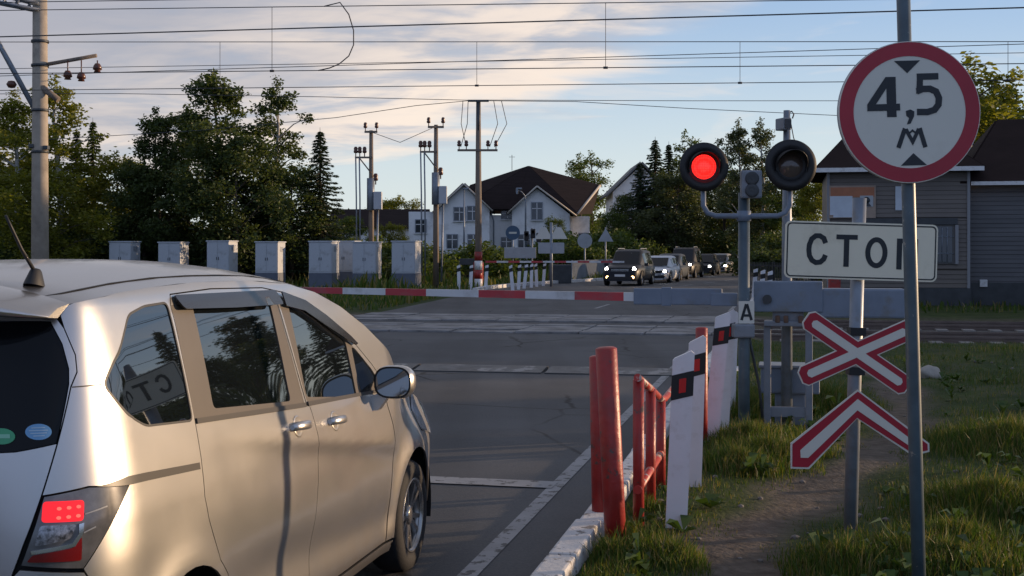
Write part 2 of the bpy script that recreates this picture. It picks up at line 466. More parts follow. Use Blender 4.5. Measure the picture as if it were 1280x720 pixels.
# tracks
ballast = mat('ballast', (.085, .075, .066), .95, var=.45, vscale=22, bump=1.0, bscale=18, dirt=(.16, .12, .09), dirt_amt=.3, dirt_scale=1.2)
railm = mat('rail_steel', (.16, .12, .10), .5, metal=.5, var=.2)
railtop = mat('rail_top', (.46, .45, .44), .22, metal=.9)
sleeper = mat('sleeper_concrete', (.24, .22, .20), .9, var=.2)
def fr(s, n, z):                      # along-road / across-road frame; n measured from the right road edge line
    return U2*s+N2*n+Vector((0, 0, z))
RN = re_x(30)*N2.x+30*N2.y            # across-road coordinate of the right edge at the crossing
LN = RN-10.2
for name, sA, sB in (('track_bed', S1-2.0, S2+2.0),):
    mb = MB()
    for a, b in ((-160, LN-.9), (RN+.9, 160)):
        rows = [[fr(sA-.8, n, -.17) if j == 0 else fr(sB+.8, n, -.17) if j == 9 else fr(sA+(sB-sA)*(j-1)/7, n, -.115) for j in range(10)] for n in np.linspace(a, b, 60)]
        mb.grid(rows, smooth=False)
    tag(mb.build(name, ballast), kind='structure')
for st_ in (S1, S2):
    mb = MB()
    for g in (-.76, .76):
        prof = [(-.07, -.14), (.07, -.14), (.012, -.11), (.012, -.035), (.036, -.03), (.036, .015), (-.036, .015), (-.036, -.03), (-.012, -.035), (-.012, -.11)]
        A = [fr(st_+g+p[0], -160, p[1]) for p in prof]; B = [fr(st_+g+p[0], 160, p[1]) for p in prof]; k = len(prof)
        for i in range(k):
            j = (i+1) % k
            mb.add([A[i], A[j], B[j], B[i]], [(0, 1, 2, 3)], 1 if i == 5 else 0)
    for i in range(-190, 190):
        n = i*.6
        if LN-.9 < n < RN+.9: continue
        c = fr(st_, n, -.135); mb.box(c, (.26, 2.6, .1), -HEAD, mi=2)
    tag(mb.build('railway_track', [railm, railtop, sleeper], fix=False), kind='structure')
panel = mat('crossing_panel', (.25, .24, .235), .75, var=.25, vscale=1.5, bump=.3, bscale=25, dirt=(.07, .065, .06), dirt_amt=.55, dirt_scale=1.4)
mb = MB(); k = random.Random(5)
for sA, sB in ((S1-1.5, S1-.86), (S1-.66, S1+.66), (S1+.86, S1+1.45), (S2-1.5, S2-.86), (S2-.66, S2+.66), (S2+.86, S2+1.6)):
    n = LN+.1
    while n < RN-.1:
        w = min(1.4, RN-.1-n)
        c = fr((sA+sB)/2, n+w/2, .012+k.uniform(-.008, .014)); mb.bbox(c, (w-.03, sB-sA, .05), -HEAD+k.uniform(-.006, .006), bev=.012)
        n += w
tag(mb.build('crossing_panel', panel), kind='structure')
# raised lifting plates of the vehicle barrier set across the road
plate_m = mat('barrier_plate_steel', (.12, .12, .12), .6, metal=.3, var=.35, vscale=5, wear=(.27, .265, .26), wear_amt=.32, wear_scale=2.2)
sp = 19.05; rn = re_x(19.2)*N2.x+19.2*N2.y
for i in range(4):
    wd = 1.92; n0 = rn-.18-(i+1)*1.98
    t = thing('barrier_plate', ['steel lifting barrier plate in the road, the one nearest the kerb', 'steel lifting barrier plate in the road, second out from the kerb',
              'steel lifting barrier plate in the road, third out from the kerb', 'steel lifting barrier plate in the road, the one farthest from the kerb'][i],
              'barrier plate', fr(sp, n0+wd/2, 0), -HEAD, 'lifting plates set in the road')
    mb = MB(); mb.prism([(-.30, .006), (.30, .006), (.30, .055), (.16, .065), (-.30, .02)], -wd/2, wd/2, Matrix.Rotation(R(90), 4, 'Z'), axis='y')
    mb.build('lid', plate_m, t)
    mb = MB(); mb.box((0, -.34, .012), (wd, .07, .016)); mb.build('frame', M_['dark_metal'], t)
t = thing('plate_drive_box', 'low pale steel frame beside the road at the end of the lifting plates', 'drive box', fr(sp, rn+.28, 0), -HEAD)
mb = MB()
for y in (-.3, .3): mb.bbox((0, y, .05), (.62, .09, .10), bev=.01)
for x in (-.28, .28): mb.bbox((x, 0, .045), (.08, .52, .09), bev=.01)
mb.build('frame', M_['white_paint'], t)
MB().bbox((0, 0, .03), (.46, .5, .05), bev=.01).build('lid', M_['dark_metal'], t)

# ---------------------------------------------------------------- grass
def blades(n, region, hfun, wid, seed, lean=.45):
    rr = np.random.RandomState(seed); V = []; F = []; fm = []
    pts = region(rr, n)
    for (x, y) in pts:
        h = hfun(x, y, rr)
        if h <= 0: continue
        z = hgt(x, y)-.01; a = rr.uniform(0, 6.283); l = rr.uniform(.1, 1)**1.3*lean*h*1.6; b = rr.uniform(0, 6.283)
        w = wid*rr.uniform(.6, 1.4)*(.6+h*2)
        dx, dy = math.cos(a)*w/2, math.sin(a)*w/2; lx, ly = math.cos(b)*l, math.sin(b)*l
        i = len(V)
        V += [(x-dx, y-dy, z), (x+dx, y+dy, z), (x+lx*.35+dx*.75, y+ly*.35+dy*.75, z+h*.6), (x+lx*.35-dx*.75, y+ly*.35-dy*.75, z+h*.6), (x+lx, y+ly, z+h)]
        F += [(i, i+1, i+2), (i, i+2, i+3), (i+3, i+2, i+4)]
        k = 0 if rr.rand() < .66 else (1 if rr.rand() < .66 else 2)
        fm += [k]*3
    return V, F, fm
gr1 = leafmat('grass_green', (.038, .075, .012), (.075, .120, .022), .35)
gr2 = leafmat('grass_yellow', (.13, .13, .03), (.19, .17, .05), .35)
gr3 = leafmat('grass_straw', (.24, .19, .09), (.17, .13, .06), .25)
# tall tufts where the photo shows them: (x, y, radius, height)
TUFT = [(*G(700+i, j)[:2], r_, h_) for i, j, r_, h_ in ((140, 705, .34, .20), (60, 700, .22, .20), (225, 590, .5, .27), (260, 580, .55, .30), (300, 575, .4, .22), (350, 715, .45, .20), (235, 560, .5, .28),
        (500, 690, .5, .26), (540, 640, .7, .30), (480, 715, .6, .22), (560, 560, 1.0, .3), (420, 705, .4, .18), (290, 500, .8, .3), (330, 515, .8, .3), (250, 520, .8, .3), (110, 640, .18, .14), (95, 610, .2, .16))]
def reg(rr, n):
    out = []
    while len(out) < n:
        y = 6+21*rr.rand()**1.7; x = re_x(y)+.22+(1.2+.62*y)*rr.rand()**1.15
        out.append((x, y))
    for (tx, ty, r_, h_) in TUFT:
        for _ in range(int(1500*r_*r_/.16*min(1, 10/ty)**1.2)+120):
            a = rr.uniform(0, 6.283); q = r_*abs(rr.normal())*.62; out.append((tx+q*math.cos(a), ty+q*math.sin(a)))
    return out
def hf(x, y, rr):
    d = x-re_x(y)
    if d < .2: return 0
    p = path_d(x, y)+.10*math.sin(x*9+y*4)
    if p < .19: return 0
    n = math.sin(x*1.9+y*.8)+math.sin(x*.7-y*1.7+1)+.6*math.sin(x*5.1+y*3.7)
    h = (.05+.045*max(0, n))*(.35+.65*sstep(.19, .7, p))
    for (tx, ty, r_, h_) in TUFT:
        q = math.hypot(x-tx, y-ty)/r_
        if q < 2: h = max(h, .70*h_*math.exp(-q*q*1.1))
    if n < -.2 and h < .12: return 0 if rr.rand() < .38 else h*rr.uniform(.4, 1.6)
    return h*(rr.uniform(.45, 1.2) if rr.rand() < .97 else rr.uniform(1.2, 1.7))
V, F, fm = blades(120000, reg, hf, .008, 11)
tag(link('grass', np_mesh('grass', V, F, [gr1, gr2, gr3], fm)), kind='stuff')
# weeds beyond the tracks
def reg2(rr, n):
    out = []
    while len(out) < n:
        y = rr.uniform(39, 92); x = rr.uniform(-34, re_x(y)-7)
        if x < le_x(y)-.5: out.append((x, y))
    return out
V, F, fm = blades(26000, reg2, lambda x, y, rr: (.22+.3*max(0, math.sin(x*.9+y*.35)+math.sin(x*.37-y*.5)))*rr.uniform(.5, 1.3), .05, 12)
tag(link('weeds', np_mesh('weeds', V, F, [gr1, gr2, gr3], fm)), kind='stuff')
def reg3(rr, n):
    out = []
    while len(out) < n:
        y = rr.uniform(37.5, 110); x = re_x(y)+.5+rr.uniform(0, 14)
        out.append((x, y))
    return out
V, F, fm = blades(9000, reg3, lambda x, y, rr: .2*rr.uniform(.5, 1.5), .05, 13)
tag(link('weeds', np_mesh('weeds', V, F, [gr1, gr2, gr3], fm)), kind='stuff')
def reg4(rr, n):
    out = []
    while len(out) < n:
        y = rr.uniform(4, 26); x = le_x(y)-.4-rr.uniform(0, 7)
        out.append((x, y))
    return out
V, F, fm = blades(9000, reg4, lambda x, y, rr: .14*rr.uniform(.5, 1.5), .03, 14)
tag(link('grass', np_mesh('grass', V, F, [gr1, gr2, gr3], fm)), kind='stuff')
# low broad-leaved weeds mixed into the verge
rr_ = np.random.RandomState(21); WV = []; WF = []
for i in range(420):
    y = 6.4+15*rr_.rand()**1.6; x = re_x(y)+.35+(1.2+.55*y)*rr_.rand()
    if path_d(x, y) < .34: continue
    z = hgt(x, y); k_ = rr_.randint(5, 12); R_ = rr_.uniform(.05, .14); up = rr_.uniform(.03, .16)
    for j in range(k_):
        a = rr_.uniform(0, 6.283); l = R_*rr_.uniform(.5, 1.2); w = l*rr_.uniform(.22, .4); h0 = up*rr_.uniform(.1, 1); h1 = h0+l*rr_.uniform(-.1, .6)
        c_, s_ = math.cos(a), math.sin(a); b_ = len(WV)
        WV += [(x, y, z+h0*.4), (x+c_*l*.55-s_*w, y+s_*l*.55+c_*w, z+h1), (x+c_*l, y+s_*l, z+h1*.8), (x+c_*l*.55+s_*w, y+s_*l*.55-c_*w, z+h1)]; WF.append((b_, b_+1, b_+2, b_+3))
tag(link('weeds', np_mesh('weeds', WV, WF, leafmat('weed_leaf', (.04, .085, .022), (.085, .13, .04), .3))), kind='stuff')
# scattered small stones on the path and verge
mb = MB(); k = random.Random(4)
for i in range(260):
    y = 6.5+14*k.random()**1.5; x = re_x(y)+.3+k.random()*(1.5+.4*y); r_ = k.uniform(.008, .03)
    bm = bmesh.new(); bmesh.ops.create_icosphere(bm, subdivisions=1, radius=r_)
    z = hgt(x, y)
    vs = [(v.co.x*k.uniform(.8, 1.3)+x, v.co.y*k.uniform(.8, 1.3)+y, v.co.z*.7+z+r_*.3) for v in bm.verts]
    bm.verts.index_update(); mb.add(vs, [[v.index for v in f.verts] for f in bm.faces]); bm.free()
tag(mb.build('gravel', mat('pebble', (.15, .135, .12), .9, var=.4, vscale=2)), kind='stuff')
# a boulder by the path
p = G(1163, 478); bm = bmesh.new(); bmesh.ops.create_icosphere(bm, subdivisions=3, radius=1)
k = random.Random(9)
from mathutils import noise as mnoise
for v in bm.verts:
    d = 1+.35*mnoise.noise(v.co*1.3)+.12*mnoise.noise(v.co*3.7)
    v.co = Vector((v.co.x*.17*d, v.co.y*.15*d, v.co.z*.115*d))
me = bpy.data.meshes.new('boulder'); bm.to_mesh(me); bm.free(); me.materials.append(M_['concrete'])
for f in me.polygons: f.use_smooth = True
o = link('boulder', me); o.location = (p.x, p.y, hgt(p.x, p.y)+.05)
tag(o, 'grey boulder lying in the grass beside the footpath', 'boulder')
# ================================================================ THE SILVER VAN
def pchip(xs,ys):
    n=len(xs);h=[xs[i+1]-xs[i] for i in range(n-1)];d=[(ys[i+1]-ys[i])/h[i] for i in range(n-1)]
    m=[0.0]*n;m[0]=d[0];m[-1]=d[-1]
    for i in range(1,n-1):
        if d[i-1]*d[i]>0:
            w1=2*h[i]+h[i-1];w2=h[i]+2*h[i-1];m[i]=(w1+w2)/(w1/d[i-1]+w2/d[i])
    def f(x):
        if x<=xs[0]:return ys[0]+m[0]*(x-xs[0])*0
        if x>=xs[-1]:return ys[-1]
        i=0
        while x>xs[i+1]:i+=1
        t=(x-xs[i])/h[i];t2=t*t;t3=t2*t
        return (2*t3-3*t2+1)*ys[i]+(t3-2*t2+t)*h[i]*m[i]+(-2*t3+3*t2)*ys[i+1]+(t3-t2)*h[i]*m[i+1]
    return f
XZ=pchip([.18,.24,.32,.42,.52,.66,.80,.93,1.04,1.14,1.3,1.45,1.58,1.64,1.68],
         [.79,.815,.828,.834,.842,.852,.855,.848,.834,.818,.788,.755,.722,.702,.676])
# plan taper of the half width along the car
WY=pchip([-.30,.3,1.2,2.2,2.7,3.0,3.25,3.42,3.52,3.58],[.993,1,1,.998,.995,.985,.962,.905,.80,.62])
LEAN=pchip([.2,.45,.6,.85,1.1,1.4,1.66],[.03,-.02,-.01,.0,.02,.07,.15])
ZG=pchip([-.75,-.45,-.2,.4,.9,1.3,1.6,1.9,2.2,2.5,2.75,2.95,3.1,3.3,3.45,3.58],
         [1.60,1.63,1.655,1.675,1.67,1.645,1.60,1.52,1.41,1.27,1.14,1.035,.985,.91,.84,.74])
QC=-.30
def S(q,z):
    if q>=QC:
        return (XZ(z)*WY(q),q,z)
    # rounded rear corner, then across the back
    a=QC-q            # 0..
    R=.40;L=.54       # corner arc length
    if a<L:
        t=a/L*math.pi/2
        e=2/2.35
        cx=math.cos(t)**e; sy=math.sin(t)**e
        xo=-(1-cx)*.34; yo=-R*sy
        bw=XZ(z)*WY(QC)
        x=bw+xo; y=QC+yo
    else:
        bw=XZ(z)*WY(QC)-.34
        k=(a-L)
        x=max(0,bw*(1-k/.5)); y=QC-R-.03*(1-(x/max(bw,1e-6))**2)
    w=min(1,a/.45);w=w*w*(3-2*w)
    return (x,y+LEAN(z)*w,z)

def van_zs(q): return .985-.154*(q-1.12)
_S0 = S
def S(q, z):
    x, y, zz = _S0(q, z)
    if q > .1:
        a = sstep(.1, 1.0, q)*sstep(2.55, 2.35, q)
        dz = z-van_zs(q)
        d = .014*math.exp(-(dz/(.16 if dz > 0 else .055))**2)
        zl = .42-.085*(q-1.3)
        d += -.013*math.exp(-((z-zl-.05)/.10)**2)
        if x > .3: x += d*a
    if x > .3 and q > 2.4: x -= .085*sstep(.66, .98, z)*sstep(2.45, 2.95, q)
    # flares round the wheel openings
    for cy in (0.0, 2.85):
        r_ = math.hypot(y-cy, z-.33)
        if x > .5: x += .016*math.exp(-((r_-.36)/.09)**2)
    return (x, y, zz)
def Nn(q, z):
    h = 3e-3
    a = S(q+h, z); b = S(q-h, z); c = S(q, z+h); d = S(q, z-h)
    u = Vector(a)-Vector(b); v = Vector(c)-Vector(d)
    n = u.cross(v)
    if n.length < 1e-9: return Vector((1, 0, 0))
    n.normalize()
    return n if (n.x >= 0 or q < -.8) else -n
def pip(p, poly):
    x, y = p; c = False; j = len(poly)-1
    for i in range(len(poly)):
        xi, yi = poly[i]; xj, yj = poly[j]
        if (yi > y) != (yj > y) and x < (xj-xi)*(y-yi)/(yj-yi)+xi: c = not c
        j = i
    return c
def area(poly): return sum(poly[i-1][0]*poly[i][1]-poly[i][0]*poly[i-1][1] for i in range(len(poly)))/2
def inset(poly, d):
    if d == 0: return poly
    if area(poly) < 0: poly = poly[::-1]
    n = len(poly); out = []
    for i in range(n):
        a, p, b = Vector(poly[i-1]), Vector(poly[i]), Vector(poly[(i+1) % n])
        t1 = (p-a).normalized(); t2 = (b-p).normalized()
        n1 = Vector((-t1.y, t1.x)); n2 = Vector((-t2.y, t2.x)); m = n1+n2
        if m.length < 1e-6: m = n1
        m.normalize(); k = d/max(.45, m.dot(n1)); out.append(tuple(p+m*k))
    return out
def rnd(poly, r, n=4):
    """round the corners of a polygon"""
    out = []; m = len(poly)
    for i in range(m):
        a, p, b = Vector(poly[i-1]), Vector(poly[i]), Vector(poly[(i+1) % m])
        ra = min(r, (a-p).length*.45); rb = min(r, (b-p).length*.45)
        s = p+(a-p).normalized()*ra; e = p+(b-p).normalized()*rb
        for k in range(n+1):
            t = k/n; out.append(tuple(s*(1-t)**2+p*2*t*(1-t)+e*t*t))
    return out
def dens(poly, st):
    out = []; m = len(poly)
    for i in range(m):
        a, b = Vector(poly[i]), Vector(poly[(i+1) % m]); k = max(1, int((b-a).length/st))
        for j in range(k): out.append(tuple(a.lerp(b, j/k)))
    return out
def seg_d(p, poly):
    best = 9; P = Vector(p)
    for i in range(len(poly)):
        a, b = Vector(poly[i-1]), Vector(poly[i]); d = b-a; l = d.length_squared
        t = 0 if l == 0 else max(0, min(1, (P-a).dot(d)/l)); best = min(best, (P-a-d*t).length)
    return best
_pc = {}
def panel_data(poly, holes, off, gap, flange, st):
    poly = dens(inset(poly, gap), st); hs = [dens(inset(h, -gap*.5), st) for h in holes]
    vs = list(poly); ed = [(i, (i+1) % len(poly)) for i in range(len(poly))]
    for h in hs:
        b = len(vs); vs += h; ed += [(b+i, b+(i+1) % len(h)) for i in range(len(h))]
    x0, x1 = min(p[0] for p in poly), max(p[0] for p in poly); z0, z1 = min(p[1] for p in poly), max(p[1] for p in poly)
    nxx, nzz = int((x1-x0)/st)+1, int((z1-z0)/st)+1
    for i in range(nxx+1):
        for j in range(nzz+1):
            p = (x0+(i+.5*(j % 2))*st, z0+j*st)
            if pip(p, poly) and not any(pip(p, h) for h in hs) and all(seg_d(p, c) > st*.45 for c in [poly]+hs): vs.append(p)
    V2, E2, F2, *_ = delaunay_2d_cdt([Vector(p) for p in vs], ed, [], 0, 1e-6)
    tris = []
    for f in F2:
        c = sum((V2[i] for i in f), Vector((0, 0)))/3
        if pip(c, poly) and not any(pip(c, h) for h in hs):
            a = (V2[f[1]]-V2[f[0]]).cross(V2[f[2]]-V2[f[0]])
            tris.append(tuple(f) if a > 0 else tuple(f[::-1]))
    P = []; NN = []
    for p in V2:
        n = Nn(p.x, p.y); o_ = off(p.x, p.y) if callable(off) else off
        P.append(Vector(S(p.x, p.y))+n*o_); NN.append(n)
    # free borders get a turned-in flange so the panel has thickness
    cnt = {}
    for t in tris:
        for a, b in ((t[0], t[1]), (t[1], t[2]), (t[2], t[0])): cnt[(a, b)] = 1
    border = [(a, b) for (a, b) in cnt if (b, a) not in cnt]
    V3 = [p.copy() for p in P]; N3 = list(NN); F3 = list(tris)
    if flange:
        for a, b in border:
            i = len(V3); n = ((P[b]-P[a]).cross(NN[a])).normalized()
            V3 += [P[a], P[b], P[b]-NN[b]*flange, P[a]-NN[a]*flange]; N3 += [n]*4
            F3.append((i+1, i, i+3, i+2))
    return V3, N3, F3
def panel(name, poly, mats, parent, side=1, holes=(), off=0.0, gap=.0025, flange=.011, st=.04, both=False):
    key = (tuple(poly), tuple(map(tuple, holes)), str(off), gap, flange, st)
    if key not in _pc: _pc[key] = panel_data(poly, list(holes), off, gap, flange, st)
    V3, N3, F3 = _pc[key]
    VV, NNN, FF = [], [], []
    for sd in ((1, -1) if both else (side,)):
        b = len(VV)
        VV += [(p.x*sd, p.y, p.z) for p in V3]; NNN += [(n.x*sd, n.y, n.z) for n in N3]
        # (q, z) winding faces outward on the right-hand side
        FF += [tuple(i+b for i in (f if sd > 0 else f[::-1])) for f in F3]
    me = bpy.data.meshes.new(name); me.from_pydata(VV, [], FF); me.materials.append(mats)
    me.polygons.foreach_set('use_smooth', [True]*len(FF)); me.update()
    me.normals_split_custom_set_from_vertices(NNN)
    return link(name, me, parent)

def paint_mat():
    m = bpy.data.materials.new('silver_metallic_paint'); m.use_nodes = True
    nt = m.node_tree; N = nt.nodes; L = nt.links; b = N['Principled BSDF']
    b.inputs['Base Color'].default_value = (.50, .49, .48, 1); b.inputs['Metallic'].default_value = .92
    b.inputs['Roughness'].default_value = .31; b.inputs['Coat Weight'].default_value = .5; b.inputs['Coat Roughness'].default_value = .09
    tc = N.new('ShaderNodeTexCoord'); v = N.new('ShaderNodeTexVoronoi'); v.inputs['Scale'].default_value = 900
    L.new(tc.outputs['Object'], v.inputs['Vector'])
    bp = N.new('ShaderNodeBump'); bp.inputs['Strength'].default_value = .06; bp.inputs['Distance'].default_value = .002
    L.new(v.outputs['Distance'], bp.inputs['Height']); L.new(bp.outputs['Normal'], b.inputs['Normal'])
    n = N.new('ShaderNodeTexNoise'); n.inputs['Scale'].default_value = 5; n.inputs['Detail'].default_value = 8
    L.new(tc.outputs['Object'], n.inputs['Vector'])
    r = N.new('ShaderNodeMapRange'); r.inputs[1].default_value = .3; r.inputs[2].default_value = .7; r.inputs[3].default_value = .30; r.inputs[4].default_value = .32
    L.new(n.outputs['Fac'], r.inputs[0]); L.new(r.outputs[0], b.inputs['Roughness'])
    # road film on the lower body
    sp_ = N.new('ShaderNodeSeparateXYZ'); L.new(tc.outputs['Object'], sp_.inputs[0])
    zr = N.new('ShaderNodeMapRange'); zr.inputs[1].default_value = .62; zr.inputs[2].default_value = .2; L.new(sp_.outputs['Z'], zr.inputs[0])
    mu = N.new('ShaderNodeMath'); mu.operation = 'MULTIPLY'; L.new(zr.outputs[0], mu.inputs[0]); L.new(n.outputs['Fac'], mu.inputs[1])
    x = N.new('ShaderNodeMix'); x.data_type = 'RGBA'; L.new(mu.outputs[0], x.inputs['Factor'])
    x.inputs['A'].default_value = (.50, .49, .48, 1); x.inputs['B'].default_value = (.30, .26, .21, 1)
    L.new(x.outputs['Result'], b.inputs['Base Color'])
    return m
vp = paint_mat()
vglass = mat('tinted_glass', (.006, .008, .010), .015, spec=1.0, ior=1.75)
vframe = mat('taupe_trim', (.10, .085, .07), .42, var=.06)
vtrim = mat('black_trim', (.02, .02, .021), .5)
vvisor = mat('smoked_visor', (.028, .026, .028), .14, spec=.6)
vmould = mat('grey_moulding', (.05, .045, .04), .4)
shellm = mat('underbody_black', (.006, .006, .006), .9)
smoke = mat('smoked_lens', (.12, .12, .125), .14, metal=.3, coat=.8, var=.35, vscale=14)
redlens = mat('red_lens', (.17, .004, .006), .15, coat=.8)
ledlit = mat('brake_light_lit', (.35, .008, .008), .3, coat=.4, emit=(1, .008, .014), estr=.85)
leddot = mat('led_glow', (.6, .05, .04), .3, emit=(1, .10, .07), estr=1.3)
rimm = mat('alloy', (.32, .31, .30), .25, metal=.9)
rimdark = mat('alloy_dark', (.02, .02, .022), .35, metal=.6)

rear_right = Vector((-1.128, 4.57, 0)); vloc = rear_right-N2*.845
van = thing('silver_van', 'silver metallic minivan waiting at the crossing, brake light lit, golden sun on its side', 'van', vloc, -HEAD)
WA = lambda cy, r_, a0, a1, n=18: [(cy+r_*math.cos(R(a0+(a1-a0)*i/n)), .33+r_*math.sin(R(a0+(a1-a0)*i/n))) for i in range(n+1)]
ZGp = lambda q: ZG(q)+.003
SD_rear = [(.425, .36), (.37, .50), (.30, .60), (.227, .667), (.15, .83), (.127, .918), (.133, 1.05), (.130, 1.175), (.125, 1.4), (.127, 1.60), (.15, 1.638)]
DTOP = [(.15, 1.638), (.5, 1.648), (1.0, 1.638), (1.2, 1.613), (1.406, 1.573), (1.63, 1.495), (1.9, 1.385), (2.05, 1.30), (2.2, 1.21), (2.31, 1.13), (2.345, 1.085)]
FD_rear = [(1.225, .262), (1.245, .533), (1.273, .775), (1.273, .938), (1.240, 1.09), (1.228, 1.12)]
FD_front = [(2.345, 1.085), (2.335, .989), (2.385, .88), (2.413, .786), (2.406, .618), (2.40, .42), (2.385, .262)]
BELT = lambda q: 1.192-.075*(q-.13)*.85
win_q = rnd([(-.393, 1.37), (-.188, 1.582), (-.066, 1.606), (.106, 1.612), (.113, 1.188), (-.219, 1.212), (-.301, 1.249)], .028)
tail_p = [(-.655, 1.052), (-.507, 1.067), (-.352, 1.047), (-.545, .822), (-.735, .848)]
TG = [(-.545, 1.60), (-.519, 1.554), (-.488, 1.47), (-.492, 1.417), (-.525, 1.372), (-.598, 1.199), (-.661, 1.052), (-.722, .914), (-.757, .824), (-.80, .62)]
for sd in (1, -1):
    # rear quarter, roof rail and windscreen pillar in one pressing
    top = [(q, ZGp(q)) for q in (2.80, 2.5, 2.2, 1.9, 1.6, 1.3, .9, .4, 0, -.2, -.45)]+[(-.53, 1.615)]
    poly = WA(0, .36, 180, -4)+[(.37, .262), (.44, .262)]+SD_rear[:-1]+DTOP+[(2.40, 1.07), (2.80, 1.055)]+top+TG[1:7]+[(-.507, 1.067), (-.352, 1.047), (-.545, .822), (-.45, .66), (-.385, .45)]
    q = panel('rear_quarter', poly, vp, van, sd, holes=[win_q], st=.03)
    g = panel('quarter_window', win_q, vglass, van, sd, off=-.003, gap=.004, st=.06)
    ring = inset(win_q, -.003)
    panel('window_seal', ring, vtrim, g, sd, holes=[inset(win_q, .005)], off=.0006, gap=0, flange=.004, st=.03)
    # pillar seam and the sliding-door rail
    panel('pillar_seam', [(-.520, 1.370), (-.396, 1.370), (-.396, 1.374), (-.520, 1.374)], vtrim, q, sd, off=.0008, gap=0, flange=0, st=.03)
    panel('door_rail', [(-.48, 1.062), (-.352, 1.074), (.115, 1.040), (.115, 1.016), (-.352, 1.046)], vmould, q, sd, off=.0015, gap=0, flange=.004)
    # sliding door
    gl = rnd([(.295, 1.212), (.30, 1.60), (1.035, 1.592), (1.032, 1.157)], .025)
    frame_b = [(.127, 1.175), (.124, 1.4), (.128, 1.603), (1.105, 1.603), (1.135, 1.4), (1.18, 1.13)]
    sdp = [(.44, .262)]+SD_rear+[(.5, 1.648), (1.0, 1.638), (1.102, 1.625), (1.14, 1.4), (1.20, 1.118), (1.228, 1.12)]+FD_rear[::-1][1:]
    d = panel('sliding_door', sdp, vp, van, sd, holes=[inset(frame_b, .004)], st=.026)
    f = panel('window_frame', frame_b, vframe, d, sd, holes=[gl], off=-.001, gap=.003)
    panel('window', gl, vglass, d, sd, off=-.006, gap=.0, st=.06)
    panel('belt_moulding', [(.135, 1.194), (1.18, 1.132), (1.18, 1.112), (.135, 1.174)], vmould, d, sd, off=.007, gap=0)
    panel('rain_visor', rnd([(.155, 1.632), (1.10, 1.622), (1.09, 1.555), (.6, 1.562), (.17, 1.577)], .02), vvisor, d, sd, off=lambda q, z: .010+.030*max(0, min(1, (1.635-z)/.08)), gap=0, flange=.006)
    # front door
    fg = rnd([(1.225, 1.153), (1.235, 1.562), (1.362, 1.540), (1.592, 1.458), (1.865, 1.352), (1.885, 1.082)], .025)
    tri = rnd([(1.945, 1.078), (1.938, 1.318), (1.985, 1.305), (2.175, 1.198), (2.235, 1.150), (2.10, 1.085)], .015)
    fframe = [(1.21, 1.128), (1.16, 1.4), (1.125, 1.600), (1.2, 1.590), (1.395, 1.552), (1.615, 1.474), (1.885, 1.364), (2.03, 1.283), (2.18, 1.192), (2.265, 1.122), (2.28, 1.072)]
    fdp = [(2.385, .262)]+FD_rear+[(1.205, 1.118), (1.145, 1.4), (1.107, 1.625)]+DTOP[3:]+FD_front[1:-1]
    d = panel('front_door', fdp, vp, van, sd, holes=[inset(fframe, .004)], st=.026)
    panel('window_frame', fframe, vframe, d, sd, holes=[fg, tri], off=-.001, gap=.003)
    panel('window', fg, vglass, d, sd, off=-.006, gap=0, st=.06)
    panel('quarter_light', tri, vglass, d, sd, off=-.006, gap=0, st=.05)
    panel('belt_moulding', [(1.21, 1.132), (2.28, 1.078), (2.28, 1.062), (1.21, 1.112)], vmould, d, sd, off=.007, gap=0)
    panel('rain_visor', [(1.15, 1.612), (1.2, 1.603), (1.40, 1.565), (1.63, 1.485), (1.9, 1.373), (1.985, 1.33), (1.955, 1.325), (1.86, 1.352), (1.592, 1.44), (1.362, 1.520), (1.16, 1.55)],
          vvisor, d, sd, off=lambda q, z: .022, gap=0, flange=.006)
    for par_n, hq, hz in (('s', 1.048, 1.046), ('f', 1.506, 1.011)):
        p = Vector(S(hq, hz)); n = Nn(hq, hz); p.x *= sd; n.x *= sd
        ty = Vector((0, 1, -.06)).normalized(); tz = n.cross(ty)*1.0; tz.normalize()
        if tz.z < 0: tz = -tz
        Mx = Matrix((( *ty, 0), (*n, 0), (*tz, 0), (0, 0, 0, 1))).transposed(); Mx = Matrix.Translation(p) @ Mx
        owner = [c for c in van.children if c.name.split('.')[0] == ('sliding_door' if par_n == 's' else 'front_door')][-1]
        mb = MB()
        # dished cup behind the grip
        rings = []
        for k_, (s_, d_) in enumerate(((1.0, .0015), (.9, .004), (.62, -.003), (.0, -.006))):
            rings.append([Mx @ Vector((.052*s_*math.cos(a), d_, .047*s_*math.sin(a))) for a in [2*math.pi*i/20 for i in range(20)]])
        mb.grid(rings, closed=True)
        mb.build('handle_cup', rimm if False else vp, owner)
        mb = MB()
        path_ = [(-.092, .010, 0), (-.075, .026, 0), (-.03, .036, 0), (.03, .036, 0), (.072, .028, 0), (.092, .012, 0)]
        rr_ = [.012, .017, .019, .019, .018, .012]
        rows = []
        for (x_, y_, z_), w_ in zip(path_, rr_):
            rows.append([Mx @ Vector((x_, y_+.010*math.cos(a), z_+w_*math.sin(a))) for a in [2*math.pi*i/12 for i in range(12)]])
        mb.grid(rows, closed=True)
        for e_ in (rows[0], rows[-1]): mb.add(e_, [tuple(range(12))])
        mb.build('handle', vp, owner)
    # front wing, side skirt
    ft = [(q_, ZGp(q_)) for q_ in (2.83, 3.0, 3.2)]
    fen = [(2.392, .262), (2.48, .262)]+WA(2.85, .36, 192, -2)+[(3.24, .56), (3.30, .72), (3.06, .76), (3.02, .88), (3.10, ZGp(3.1)-.012)]+ft[::-1][1:]+[(2.80, 1.05), (2.40, 1.063), (2.35, 1.06)]+[(2.342, .989), (2.392, .88), (2.42, .786), (2.413, .618), (2.407, .42)]
    panel('front_wing', fen, vp, van, sd)
